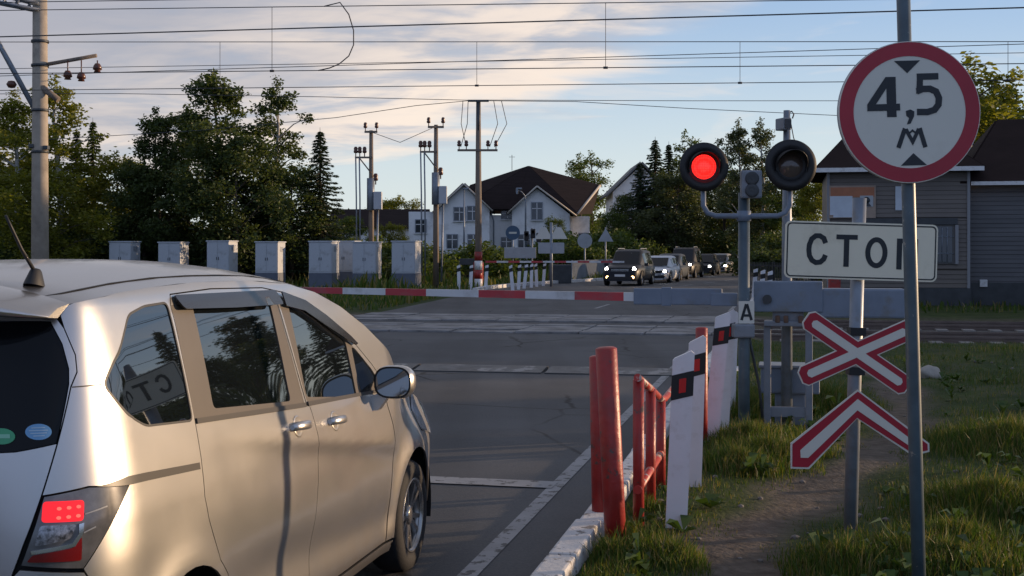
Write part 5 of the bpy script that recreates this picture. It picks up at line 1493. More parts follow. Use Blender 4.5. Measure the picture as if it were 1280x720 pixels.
MB().prism(arc(0, 0, .46, .46, 0, 345, 23), -.06, -.045, Matrix.Translation((0, 0, top_of(291, 84)))).build('sign_disc', mat('sign_blue', (.05, .10, .17), .4), t)
MB().prism(rrect(.5, .12, .02), -.066, -.058, Matrix.Translation((0, 0, top_of(291, 84)))).build('bar', M_['sign_white'], t)
t = far_post('crossing_signal', 'crossing signal mast on the far side with two pale triangular backs', 'traffic signal', 689, 352, 63, top_of(278, 63), .07)
for dx in (-.36, .36):
    MB().prism([(-.42, -.26), (.42, -.26), (.12, .30), (-.12, .30)], -.05, -.03, Matrix.Translation((dx, 0, top_of(292, 63)))).build('signal_shield', M_['sign_white'], t)
MB().prism(rrect(1.25, .52, .05), -.045, -.03, Matrix.Translation((0, 0, top_of(310, 63)))).build('plate', M_['sign_back'], t)
t = far_post('traffic_light', 'dark twin traffic light heads on a post left of the far signal mast', 'traffic signal', 665, 352, 66, top_of(285, 66), .05)
for dx, dz in ((-.28, 295), (.05, 292), (.34, 297)):
    mb = MB(); mb.bbox((dx, -.08, top_of(dz, 66)), (.24, .2, .48), bev=.03); mb.lathe([(.001, .0), (.09, .0), (.10, .06), (.085, .06), (.08, .01)], 14, Matrix.Translation((dx, -.18, top_of(dz, 66)+.08)) @ Matrix.Rotation(R(90), 4, 'X')); mb.build('lamp_head', M_['black'], t)
MB().bbox((-.6, 0, top_of(316, 66)), (1.6, .1, .55), bev=.02).build('panel', M_['sign_back'], t)
c = Vector(((657-640)/FPX*95, 95, 0)); t = thing('street_lamp', 'curved street lamp in front of the white house right gable', 'street lamp', c)
MB().tube([(0, 0, -.1), (0, 0, top_of(252, 95)), (-.05, 0, top_of(245, 95)), (-.3, -.2, top_of(240, 95)), (-.55, -.3, top_of(238, 95))], [.08, .06, .05, .045, .04], 10).build('post', M_['galv'], t)
mb = MB(); mb.bbox((-.48, -.3, top_of(236, 95)), (.42, .24, .12), bev=.04); mb.bbox((-.62, -.3, top_of(239, 95)), (.16, .2, .45), bev=.03); mb.build('lamp_head', M_['galv'], t)
c = Vector(((580-640)/FPX*98, 98, 0)); t = thing('street_lamp', 'slim street lamp before the left gable of the white house', 'street lamp', c)
MB().tube([(0, 0, -.1), (0, 0, top_of(236, 98))], [.08, .05], 10).build('post', M_['galv'], t); MB().bbox((.15, -.1, top_of(236, 98)), (.5, .22, .12), bev=.03).build('lamp_head', M_['galv'], t)
# white guide posts leading up to the far side
fgl = ['a step left of the pole base', 'just left of the striped pole base', 'right beside the red and white pole base', 'leaning left at the near end of the far kerb', 'second along the far kerb row', 'third along the far kerb row', 'fourth along the far kerb row', 'fifth along the far kerb row', 'last of the far kerb row']
for (px, Y, dx), lab in zip(((574, 58, -.03), (588, 58, .05), (607, 58.5, .06), (641, 57.5, -.10), (648, 59, .06), (655, 60.5, .12), (664, 62, .03), (671, 63.5, -.05), (679, 65, .08)), fgl):
    guide_post('guide_post', 'white guide post beyond the tracks, '+lab.replace('red and white pole base','striped pole base'), ((px-640)/FPX*Y, Y, -.02), 1.15, .15, dx, 0, 'guide posts beyond the tracks', refl=False)
for px, Y, lab in ((951, 44, 'white guide post on the far right edge of the crossing, under the stop plate'), (942, 47, 'white guide post behind another on the far right edge of the crossing'), (960, 42, 'white guide post leaning by the far right kerb beside the building')):
    guide_post('guide_post', lab, ((px-640)/FPX*Y, Y, -.02), 1.15, .15, .08, 0, 'guide posts beyond the tracks', refl=False)
# far barrier
c = Vector(((598-640)/FPX*62.5, 62.5, 0)); t = thing('barrier', 'lowered far-side barrier with a thin red and white boom in front of the hedge', 'barrier', c, -R(4))
mb = MB()
for i in range(12):
    w_ = .55; mb.box((.6+i*w_, 0, 1.22), (w_, .05, .09), mi=i % 2)
mb.build('boom', [M_['boom_red'], M_['boom_white']], t, fix=False)
MB().bbox((0, 0, .6), (.45, .4, 1.2), bev=.03).build('stand', M_['red_paint'], t); MB().bbox((-.5, 0, 1.22), (.8, .2, .3), bev=.02).build('counterweight', M_['dark_metal'], t)
# fences
def fence(name, label, a, b, h, m, pitch, slat, thick=.04):
    a = Vector(a); b = Vector(b); d = b-a; L_ = d.length; rz = math.atan2(d.y, d.x)
    t = thing(name, label, 'fence', a, rz); n = max(1, int(L_/2.5))
    mb = MB(); k_ = int(L_/pitch)
    for i in range(k_): mb.box(((i+.5)*pitch, 0, h/2+.05), (slat, thick*.5, h-.05))
    for z in (.15, h-.1): mb.box((L_/2, .03, z), (L_, .03, .05))
    mb.build('fence_panel', m, t)
    for i in range(n+1): MB().box((i*L_/n, .05, h/2), (.08, .08, h+.1)).build('fence_post', m, t)
fence('mesh_fence', 'low grey bar fence between the signs and the dark SUV', (hx(716, 74), 74, 0), (hx(790, 96), 96, 0), 1.15, M_['galv'], .14, .03)
fence('plank_fence', 'dark red plank fence at the foot of the white house', (hx(615, 104), 104, 0), (hx(652, 104), 104, 0), 1.5, mat('fence_dark_red', (.10, .02, .025), .7, var=.2), .22, .20)
fence('plank_fence', 'long dark plank fence behind the queue of cars', (hx(770, 128), 128, 0), (hx(960, 118), 118, 0), 1.7, mat('fence_dark', (.035, .038, .035), .8, var=.2), .22, .20)
fence('mesh_fence', 'tall grey bar fence beside the building left end', (hx(925, 52), 52, 0), (bx(1030), SB+2, 0), 1.3, M_['dark_metal'], .16, .03)
tag(MB().bbox((hx(700, 70), 70, .5), (1.2, .6, 1.0), bev=.05).build('switch_box', M_['dark_metal']), 'dark switch box below the pale triangular signal backs', 'cabinet')
# ================================================================ QUEUE OF CARS ON THE FAR SIDE
hl_on = mat('headlamp_lit', (.9, .9, .9), .2, emit=(1, .97, .92), estr=22)
hl_dim = mat('headlamp_dim', (.8, .8, .82), .15, coat=.6, emit=(1, .97, .92), estr=1.2)
fog_on = mat('fog_lamp_lit', (.9, .6, .3), .2, emit=(1, .55, .22), estr=12)
cglass = mat('car_glass', (.010, .012, .015), .05, spec=.4)
def car(label, loc, rz, paint, L_, W, H, kind, lights='on', fog=False):
    """nose points to +y in its own frame"""
    t = thing('queued_car', label, 'car', loc, rz, 'cars queued beyond the crossing')
    suv = kind == 'suv'; hb = .98 if suv else .88; hn = .98 if suv else .76; gc = .24 if suv else .17
    # stations along the length: (y, half width, belt height, roof height, roof half width)
    st = [(-.5*L_, .80*W/2, .72, None), (-.48*L_, .93*W/2, hb-.02, None), (-.40*L_, .98*W/2, hb, None), (-.2*L_, W/2, hb, None), (.05*L_, W/2, hb-.01, None), (.22*L_, .99*W/2, hn+.06, None), (.36*L_, .965*W/2, hn, None), (.445*L_, .90*W/2, hn-.07, None), (.485*L_, .80*W/2, hn-.16, None), (.5*L_, .70*W/2, hn-.28, None)]
    rows = []
    for y, w, zt, _ in st:
        p = [(0, gc), (w*.88, gc), (w*.97, gc+.12), (w, gc+.30), (w*1.0, (gc+zt)/2+.12), (w*.975, zt-.08), (w*.90, zt-.01), (w*.6, zt+.025), (0, zt+.04)]
        rows.append([Vector((-x, y, z)) for x, z in p]+[Vector((x, y, z)) for x, z in p[::-1][1:-1]])
    mb = MB(); mb.grid(rows, closed=True); mb.add(rows[0], [tuple(range(len(rows[0])))]); mb.add(rows[-1], [tuple(range(len(rows[-1])))])
    body = mb.build('body', paint, t)
    # cabin
    yr, yf = (-.47*L_, .24*L_); rw = W/2*.74; cb = hb-.03
    cs = [(yr, W/2*.88, cb, rw*.9, cb+.05), (yr+.10*L_*(1 if suv else 1.6), W/2*.92, cb, rw, H-.06), (-.2*L_, W/2*.93, cb, rw, H), (0, W/2*.93, cb, rw*.99, H-.01), (.075*L_, W/2*.92, cb, rw*.93, H-.09), (yf, W/2*.86, cb-.02, rw*.98, cb+.02)]
    rows = []
    for y, w, z0, w1, z1 in cs:
        rows.append([Vector((-w, y, z0)), Vector((-(w*.45+w1*.55), y, z0+(z1-z0)*.55)), Vector((-w1, y, z1-.05*(z1-z0))), Vector((-w1*.75, y, z1)), Vector((w1*.75, y, z1)), Vector((w1, y, z1-.05*(z1-z0))), Vector((w*.45+w1*.55, y, z0+(z1-z0)*.55)), Vector((w, y, z0))])
    mb = MB(); mb.grid(rows); mb.build('cabin', paint, t)
    # glazing stands a little proud of the cabin skin
    def lerp(a, b, f): return a+(b-a)*f
    def skin(y, f, s):            # point on the cabin side, f up the window
        for a, b in zip(cs, cs[1:]):
            if a[0] <= y <= b[0]:
                g = (y-a[0])/(b[0]-a[0]); w, z0, w1, z1 = [lerp(a[i], b[i], g) for i in (1, 2, 3, 4)]
                return Vector((s*(lerp(w, w1, f)+.012), y, lerp(z0, z1-.05*(z1-z0), f)))
    for s in (-1, 1):
        for ya, yb in ((-.36*L_, -.14*L_), (-.12*L_, .07*L_)):
            rows = [[skin(lerp(ya, yb, i/5), f, s) for f in (.12, .45, .84)] for i in range(6)]
            mb = MB(); mb.grid(rows); mb.build('side_window', cglass, t)
    a, b = cs[4], cs[5]
    rows = []
    for g in (.06, .35, .65, .93):
        y = lerp(a[0], b[0], g); w = lerp(a[3], b[3], g)*.93; z = lerp(a[4], b[4], g)
        rows.append([Vector((w*t_, y+.02+.04*(1-t_*t_), z+.012)) for t_ in (-1, -.5, 0, .5, 1)])
    mb = MB(); mb.grid(rows); mb.build('windscreen', cglass, t)
    a, b = cs[1], cs[0]; rows = []
    for g in (.12, .5, .8):
        y = lerp(a[0], b[0], g); w = lerp(a[3], b[3], g)*.88; z = lerp(a[4], b[4], g)
        rows.append([Vector((w*t_, y-.03, z+.015)) for t_ in (-1, -.5, 0, .5, 1)])
    mb = MB(); mb.grid(rows); mb.build('rear_window', cglass, t)
    if suv:
        mb = MB()
        for s in (-1, 1): mb.tube([(s*rw*.82, -.33*L_, H+.0), (s*rw*.82, -.30*L_, H+.05), (s*rw*.82, 0, H+.05), (s*rw*.82, .03*L_, H)], .022, 8)
        mb.build('roof_rail', M_['galv'], t)
    zl = hn-.16
    for s in (-1, 1):
        mb = MB(); Mx = Matrix.Translation((s*W/2*.70, .468*L_, zl)) @ Matrix.Rotation(R(-32*s), 4, 'Z')
        mb.prism([(-.19, -.05), (.19, -.03), (.20, .09), (-.15, .07)], -.04, .05, Mx)
        lamp = mb.build('headlight', M_['black_gloss'], t)
        mb = MB(); mb.lathe([(.001, .02), (.085, .015), (.10, -.01)], 14, Mx @ Matrix.Translation((.0, .05, .015)) @ Matrix.Rotation(R(-90), 4, 'X'))
        mb.build('bulb', hl_on if lights == 'on' else hl_dim, lamp)
        mb = MB(); mb.lathe([(.001, .02), (.07, .015), (.08, -.02)], 12, Matrix.Translation((s*W/2*.66, .497*L_, gc+.19)) @ Matrix.Rotation(R(-90), 4, 'X'))
        mb.build('fog_light', fog_on if fog else M_['black_gloss'], t)
        m2 = MB(); m2.bbox((s*(W/2+.08), .17*L_, hb+.07), (.22, .13, .15), bev=.04); m2.build('door_mirror', paint, t)
        m2 = MB(); m2.prism([(-.1, -.07), (.1, -.07), (.1, .07), (-.1, .07)], -.02, .02, Matrix.Translation((s*W/2*.8, -.495*L_, hb-.15))); m2.build('tail_light', redlens, t)
        for y in (-.31*L_, .31*L_):
            rW = .36 if suv else .315
            Mw = Matrix.Translation((s*(W/2-.11), y, rW)) @ Matrix.Rotation(R(90*s), 4, 'Y')
            mb = MB(); mb.lathe([(rW*.62, .10), (rW*.8, .115), (rW*.96, .10), (rW, .05), (rW, -.08), (rW*.9, -.1), (.05, -.1)], 24, Mw); wh = mb.build('wheel', M_['rubber'], t)
            mb = MB(); mb.lathe([(rW*.64, .10), (rW*.6, .07), (rW*.2, .09), (.001, .10)], 20, Mw, smooth=False)
            mb.build('rim', rimm, wh)
            mb = MB(); rows = [[Vector((s*(W/2+.006-dx), y+(rW+.05)*math.cos(q), rW+(rW+.05)*math.sin(q))) for dx in (0, .20)] for q in [R(-8+196*i/14) for i in range(15)]]
            mb.grid(rows); mb.build('wheel_arch', M_['black'], wh)
    mb = MB(); mb.prism([(-W*.24, -.10), (W*.24, -.10), (W*.27, .09), (-W*.27, .09)], 0, .03, Matrix.Translation((0, .492*L_, zl-.03))); gr = mb.build('grille', M_['black_gloss'], t)
    mb = MB()
    for z in (-.04, .02): mb.box((0, .528*L_-.036*L_+.035, zl-.03+z), (W*.46, .012, .02))
    mb.build('grille_bar', M_['chrome'], gr)
    mb = MB(); mb.prism([(-W*.36, -.07), (W*.36, -.07), (W*.33, .07), (-W*.33, .07)], 0, .03, Matrix.Translation((0, .497*L_, gc+.16))); mb.build('lower_grille', M_['black'], t)
    MB().box((0, .5*L_+.018, gc+.28), (.52, .02, .115)).build('number_plate', M_['plate'], t)
    return t
def cpaint(n, c, metal=.3): return mat(n, c, .42, metal=metal*.4 if max(c) > .2 else 0, coat=.05, spec=.5 if max(c) > .2 else .22, var=.03)
cars = [(787, 66.8, 'suv', 4.75, 1.90, 1.80, cpaint('car_dark', (.022, .025, .032)), 'on', True, 'dark SUV with lit headlights at the head of the queue'),
        (825, 72.6, 'sedan', 4.3, 1.72, 1.46, cpaint('car_white', (.62, .63, .65), 0), 'on', False, 'white car directly behind the leading dark SUV'),
        (838, 78.2, 'sedan', 4.3, 1.76, 1.55, cpaint('car_slate', (.05, .06, .075)), 'on', False, 'slate grey hatchback between the white car and the tall SUV'),
        (856, 84.5, 'suv', 4.8, 1.92, 1.92, cpaint('car_black', (.018, .018, .02)), 'on', False, 'tall black SUV with pale roof edge in the middle of the queue'),
        (881, 93, 'sedan', 4.4, 1.76, 1.50, cpaint('car_graphite', (.035, .036, .04)), 'on', False, 'graphite sedan just behind the tall black SUV'),
        (900, 100.5, 'sedan', 4.4, 1.76, 1.50, cpaint('car_silver', (.34, .34, .33), .6), 'on', False, 'silver sedan second from the end of the queue'),
        (918, 108, 'sedan', 4.4, 1.76, 1.48, cpaint('car_navy', (.03, .04, .07)), 'on', False, 'dark blue sedan last in the queue beside the signal mast')]
for px, Y, kind, L_, W, H, pm, li, fog, lab in cars:
    ang = math.atan2(.30, 1)
    car(lab, ((px-640)/FPX*Y, Y, .006), math.pi-ang, pm, L_, W, H, kind, li, fog)
# ================================================================ TREES, BUSHES
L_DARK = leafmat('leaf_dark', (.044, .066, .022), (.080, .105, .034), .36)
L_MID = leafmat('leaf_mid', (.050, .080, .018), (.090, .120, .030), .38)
L_SUNLIT = leafmat('leaf_sunlit', (.12, .135, .018), (.18, .18, .03), .48)  # warm sunlight is worked into this leaf colour
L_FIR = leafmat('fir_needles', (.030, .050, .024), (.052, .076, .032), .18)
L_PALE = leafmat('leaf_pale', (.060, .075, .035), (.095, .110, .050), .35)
bark = mat('bark', (.085, .065, .05), .9, var=.3, vscale=3, stretch=(4, 4, .8), bump=.6)
bark_w = mat('birch_bark', (.42, .40, .37), .8, var=.2, dirt=(.05, .045, .04), dirt_amt=.4, dirt_scale=3)

def leaves(C, Rd, n, size, seed, droop=0.0, shell=.55, asp=.62):
    """n leaf faces spread through clumps with centres C and radii Rd"""
    rr = np.random.RandomState(seed); C = np.asarray(C); Rd = np.asarray(Rd)
    vol = Rd[:, 0]*Rd[:, 1]*Rd[:, 2]; p = vol**.75; p /= p.sum()
    idx = rr.choice(len(C), n, p=p)
    d = rr.normal(size=(n, 3)); d /= np.linalg.norm(d, axis=1)[:, None]
    r_ = rr.uniform(0, 1, n)**(1/2.2); r_ = shell+(1-shell)*r_ if False else r_
    P = C[idx]+d*r_[:, None]*Rd[idx]*(1+.18*rr.normal(size=(n, 1)))
    a = rr.normal(size=(n, 3)); a[:, 2] = a[:, 2]*.6-droop; a /= np.linalg.norm(a, axis=1)[:, None]
    nrm = d*.6+rr.normal(size=(n, 3))*.7; nrm[:, 2] += .3
    b = np.cross(nrm, a); b /= np.linalg.norm(b, axis=1)[:, None]+1e-9
    s = size*rr.uniform(.55, 1.35, n)[:, None]
    V = np.stack([P-a*s*.5, P+b*s*asp*.5, P+a*s*.6, P-b*s*asp*.5], 1).reshape(-1, 3)
    F = np.arange(n*4).reshape(n, 4)
    return V, F
def limbs_mesh(segs, m, name='trunk'):
    mb = MB()
    for pts, rs in segs: mb.tube(pts, rs, 7 if len(pts) < 5 else 9, cap=False)
    me = bpy.data.meshes.new(name); me.from_pydata(mb.v, [], mb.f); me.materials.append(m)
    me.polygons.foreach_set('use_smooth', [True]*len(mb.f)); me.update(); return me
def decid(seed, h=10, r=3.4, n=15000, leaf=.20, base=.18, slim=1.0, m=None, bk=None, droop=.15, clumps=46):
    k = random.Random(seed); segs = []; C = []; Rd = []
    tp = [Vector((0, 0, -.2))]; x = y = 0
    for i in range(1, 7):
        x += k.uniform(-.12, .12)*h/10; y += k.uniform(-.12, .12)*h/10; tp.append(Vector((x, y, h*.9*i/6)))
    segs.append((tp, [.022*h*(1-.14*i)*.8 for i in range(7)]))
    def trunk_at(z):
        f = max(0, min(5.99, z/(h*.9)*6)); i = int(f); return tp[i].lerp(tp[i+1], f-i)
    bulge = [k.uniform(.55, 1.2) for _ in range(9)]
    for i in range(clumps):
        f = base+(1-base)*((i+.5)/clumps)**.9; z = h*f
        prof = max(.30, math.sin(math.pi*min(.999, (f-base+.10)/(1.16-base))**.85))**.7
        a = i*2.4+k.uniform(-.5, .5); rad = r*slim*prof*k.uniform(.35, .95)*bulge[int(a*1.43) % 9]
        c = trunk_at(z)+Vector((math.cos(a)*rad, math.sin(a)*rad, k.uniform(-.3, .35)))
        cr = k.uniform(.45, 1.1)*r*.30*(.6+.5*prof); C.append(c); Rd.append((cr*1.15, cr*1.15, cr*.85))
        if rad > .3*r:
            s = trunk_at(max(.1*h, z-rad*.55)); mid = s.lerp(c, .55)+Vector((0, 0, .12*rad)); segs.append(([s, mid, c], [.035*h/10, .024*h/10, .008]))
    C.append(Vector((tp[-1].x, tp[-1].y, h*.97))); Rd.append((.3, .3, .5))
    V, F = leaves([tuple(c) for c in C], Rd, n, leaf, seed, droop)
    return limbs_mesh(segs, bk or bark), np_mesh('crown', V, F, m or L_MID)
def spruce(seed, h=11, r=2.3, n=13000, leaf=.22, m=None):
    k = random.Random(seed); rr = np.random.RandomState(seed); segs = [([Vector((0, 0, -.2)), Vector((0, 0, h*.5)), Vector((0, 0, h))], [.018*h, .011*h, .01])]
    P = []; D = []; z = .06*h
    while z < h*.985:
        f = 1-z/h; L_ = r*(f**.85)*k.uniform(.75, 1.15)+.08
        nb = 7 if f > .3 else 5; a0 = k.uniform(0, 6.28)
        for i in range(nb):
            a = a0+i*6.283/nb+k.uniform(-.25, .25); l = L_*k.uniform(.65, 1.12)
            s = Vector((0, 0, z)); e = Vector((math.cos(a)*l, math.sin(a)*l, z-.28*l+.05*l*k.uniform(-1, 1)))
            mid = s.lerp(e, .5)+Vector((0, 0, -.05*l)); segs.append(([s, mid, e+Vector((0, 0, .08*l))], [.03, .02, .006]))
            P.append((s, mid, e+Vector((0, 0, .08*l)), l))
        z += h*.026*(.55+f)
    tot = sum(p[3] for p in P); V = []; 
    for s, mid, e, l in P:
        c = max(6, int(n*l/tot)); t = rr.uniform(.08, 1, c)**.8; t = t[:, None]
        A, B, Cc = np.array(s), np.array(mid), np.array(e)
        Q = A*(1-t)**2+2*B*t*(1-t)+Cc*t*t
        dr = (Cc-A)/(np.linalg.norm(Cc-A)+1e-9); sd = np.cross(dr, [0, 0, 1]); sd /= np.linalg.norm(sd)+1e-9
        w = .30*l*(1-t*.75)*rr.uniform(-1, 1, (c, 1)); Q = Q+sd*w; Q[:, 2] -= np.abs(w[:, 0])*.35+rr.uniform(0, .12, c)
        ax = dr+sd*np.sign(w)*.8+rr.normal(size=(c, 3))*.25; ax[:, 2] -= .35; ax /= np.linalg.norm(ax, axis=1)[:, None]
        nn = rr.normal(size=(c, 3))*.5+[0, 0, 1]; b = np.cross(nn, ax); b /= np.linalg.norm(b, axis=1)[:, None]+1e-9
        sz = leaf*rr.uniform(.6, 1.3, (c, 1))
        V.append(np.stack([Q-ax*sz*.5, Q+b*sz*.22, Q+ax*sz*.6, Q-b*sz*.22], 1).reshape(-1, 3))
    V = np.concatenate(V); F = np.arange(len(V)).reshape(-1, 4)
    return limbs_mesh(segs, bark), np_mesh('crown', V, F, m or L_FIR)
def bushm(seed, h=2.2, r=2.0, n=7000, leaf=.16):
    k = random.Random(seed); C = []; Rd = []; segs = []
    for i in range(26):
        a = k.uniform(0, 6.283); q = r*math.sqrt(k.random()); z = h*(.25+.6*k.random())*(1-.45*(q/r)**2)
        C.append((q*math.cos(a), q*math.sin(a), z)); c = k.uniform(.3, .6)*h*.42; Rd.append((c*1.3, c*1.3, c))
        if i % 2: segs.append(([Vector((0, 0, -.1)), Vector((q*math.cos(a)*.5, q*math.sin(a)*.5, z*.6)), Vector(C[-1])], [.04, .025, .008]))
    V, F = leaves(C, Rd, n, leaf, seed); return limbs_mesh(segs, bark), np_mesh('crown', V, F, L_MID)
MESH = {'broad': [decid(21, 10, 3.6), decid(22, 10, 3.2, slim=.95), decid(23, 10, 3.9, base=.12)],
        'tall': [decid(31, 12, 2.6, base=.12, n=14000), decid(32, 12, 2.9, base=.10, n=15000)],
        'birch': [decid(41, 12, 2.3, n=9500, leaf=.17, base=.22, droop=.7, bk=bark_w, clumps=38), decid(42, 12, 2.0, n=8000, leaf=.17, base=.2, droop=.7, bk=bark_w, clumps=34)],
        'fir': [spruce(51), spruce(52, r=2.7), spruce(53, r=1.9)],
        'thin': [decid(61, 10, 2.0, n=3800, leaf=.18, base=.3, clumps=22), decid(62, 10, 2.6, n=5200, leaf=.18, base=.25, clumps=26)],
        'bush': [bushm(71), bushm(72, 2.2, 1.7), bushm(73, 2.6, 2.2)]}
HH = {'broad': 10, 'tall': 12, 'birch': 12, 'fir': 11, 'thin': 10, 'bush': 2.3}
cnt = [0]
def tree(name, label, kind, v, X_, Y_, h, leafm=None, wf=1.0, group=None, cat='tree', z=-.05):
    tm, cm = MESH[kind][v % len(MESH[kind])]; s = h/HH[kind]
    t = thing(name, label, cat, (X_, Y_, z), 0, group)
    cnt[0] += 1; ang = cnt[0]*2.399
    for nm, me in (('stems' if kind == 'bush' else 'trunk', tm), ('crown', cm)):
        o = link(nm, me, t); o.scale = (s*wf, s*wf, s); o.rotation_euler = (0, 0, ang)
        if nm == 'crown' and leafm is not None:
            o.material_slots[0].link = 'OBJECT'; o.material_slots[0].material = leafm
    return t
def tp(px, py, Y): return (px-640)/FPX*Y, Y, CAMH-(py-HY)/FPX*Y
GL = 'trees beyond the cabinets on the left'
LT = [('birch_tree', 'birch', 0, 22, 112, 64, L_SUNLIT, 1.35, 'sunlit yellow-green birch left of the catenary pole'),
      ('birch_tree', 'birch', 1, 82, 92, 68, L_SUNLIT, 1.45, 'tall sunlit birch directly right of the catenary pole'),
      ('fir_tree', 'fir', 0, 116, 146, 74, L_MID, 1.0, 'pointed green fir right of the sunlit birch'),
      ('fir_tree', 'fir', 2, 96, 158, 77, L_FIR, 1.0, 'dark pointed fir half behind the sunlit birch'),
      ('leafy_tree', 'broad', 0, 146, 186, 70, L_SUNLIT, 1.15, 'lower bushy tree with warm leaves between fir and dark grove'),
      ('leafy_tree', 'broad', 1, -20, 150, 70, L_SUNLIT, 1.3, 'leafy tree cut by the left edge of the picture'),
      ('leafy_tree', 'broad', 2, 55, 205, 62, L_SUNLIT, 1.4, 'low leafy tree at the foot of the two birches'),
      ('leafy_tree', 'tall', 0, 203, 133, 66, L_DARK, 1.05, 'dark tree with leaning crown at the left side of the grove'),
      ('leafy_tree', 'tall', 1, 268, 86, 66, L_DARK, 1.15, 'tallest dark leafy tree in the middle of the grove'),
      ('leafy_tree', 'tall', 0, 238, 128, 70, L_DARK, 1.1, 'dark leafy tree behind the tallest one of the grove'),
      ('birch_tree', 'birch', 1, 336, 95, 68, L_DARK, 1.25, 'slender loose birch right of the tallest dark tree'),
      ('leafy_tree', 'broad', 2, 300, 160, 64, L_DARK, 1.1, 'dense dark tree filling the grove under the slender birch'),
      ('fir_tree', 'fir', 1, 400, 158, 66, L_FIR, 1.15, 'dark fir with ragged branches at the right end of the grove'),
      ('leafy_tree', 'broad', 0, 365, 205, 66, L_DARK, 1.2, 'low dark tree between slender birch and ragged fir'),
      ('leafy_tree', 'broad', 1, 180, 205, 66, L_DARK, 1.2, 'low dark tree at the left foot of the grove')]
for nm, kd, v, px, py, Y, lm, wf, lab in LT:
    X_, Y_, h = tp(px, py, Y); tree(nm, lab, kd, v, X_, Y_, h, lm, wf, GL)
GM = 'trees around the houses'
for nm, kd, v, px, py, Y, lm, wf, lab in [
      ('leafy_tree', 'broad', 0, 500, 243, 150, L_SUNLIT, 1.3, 'far sunlit tree between the two bracket power poles'),
      ('leafy_tree', 'broad', 1, 478, 250, 155, L_SUNLIT, 1.2, 'far sunlit tree left of its twin behind the low house'),
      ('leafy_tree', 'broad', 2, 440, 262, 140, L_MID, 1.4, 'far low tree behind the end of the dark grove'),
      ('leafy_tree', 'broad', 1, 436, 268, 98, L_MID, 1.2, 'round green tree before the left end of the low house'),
      ('leafy_tree', 'broad', 0, 487, 276, 100, L_SUNLIT, 1.1, 'round warm green tree before the middle of the low house'),
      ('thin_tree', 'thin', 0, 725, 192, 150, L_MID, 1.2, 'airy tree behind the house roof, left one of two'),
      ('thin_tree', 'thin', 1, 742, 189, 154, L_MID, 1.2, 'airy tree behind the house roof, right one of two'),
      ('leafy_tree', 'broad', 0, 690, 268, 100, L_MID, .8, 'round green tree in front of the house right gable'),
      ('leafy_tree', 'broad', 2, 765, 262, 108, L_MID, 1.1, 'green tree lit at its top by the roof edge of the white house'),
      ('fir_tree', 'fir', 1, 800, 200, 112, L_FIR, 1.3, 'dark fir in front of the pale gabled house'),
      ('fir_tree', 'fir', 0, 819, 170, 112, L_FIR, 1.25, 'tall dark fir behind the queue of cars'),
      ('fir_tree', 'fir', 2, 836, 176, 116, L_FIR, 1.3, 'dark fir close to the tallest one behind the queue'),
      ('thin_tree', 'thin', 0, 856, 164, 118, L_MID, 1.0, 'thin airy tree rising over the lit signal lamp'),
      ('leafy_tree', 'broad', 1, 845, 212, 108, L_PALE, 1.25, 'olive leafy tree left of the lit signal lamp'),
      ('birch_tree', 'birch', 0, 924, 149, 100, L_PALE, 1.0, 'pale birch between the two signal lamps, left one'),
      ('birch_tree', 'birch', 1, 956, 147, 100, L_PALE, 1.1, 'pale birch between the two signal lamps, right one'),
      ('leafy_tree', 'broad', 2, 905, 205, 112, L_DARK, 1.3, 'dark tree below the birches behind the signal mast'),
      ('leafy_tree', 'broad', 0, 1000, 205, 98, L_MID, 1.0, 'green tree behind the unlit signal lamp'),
      ('leafy_tree', 'broad', 1, 1018, 222, 75, L_SUNLIT, .9, 'sunlit bushy tree at the left end of the grey building'),
      ('leafy_tree', 'thin', 1, 1220, 66, 58, L_SUNLIT, 1.45, 'sunlit tree behind the dark station roof beside the round sign'),
      ('leafy_tree', 'broad', 2, 1245, 96, 62, L_SUNLIT, .95, 'lower dense sunlit tree behind the dark station roof'),
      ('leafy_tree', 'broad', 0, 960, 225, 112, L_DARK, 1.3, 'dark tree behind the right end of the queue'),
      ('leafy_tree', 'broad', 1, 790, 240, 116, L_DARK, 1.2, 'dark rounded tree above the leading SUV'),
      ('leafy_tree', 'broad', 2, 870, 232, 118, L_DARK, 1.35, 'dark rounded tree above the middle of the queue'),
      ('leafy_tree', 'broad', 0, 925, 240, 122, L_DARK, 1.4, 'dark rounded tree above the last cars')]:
    X_, Y_, h = tp(px, py, Y); tree(nm, lab, kd, v, X_, Y_, h, lm, wf, GM)
GB = 'bushes beyond the crossing'
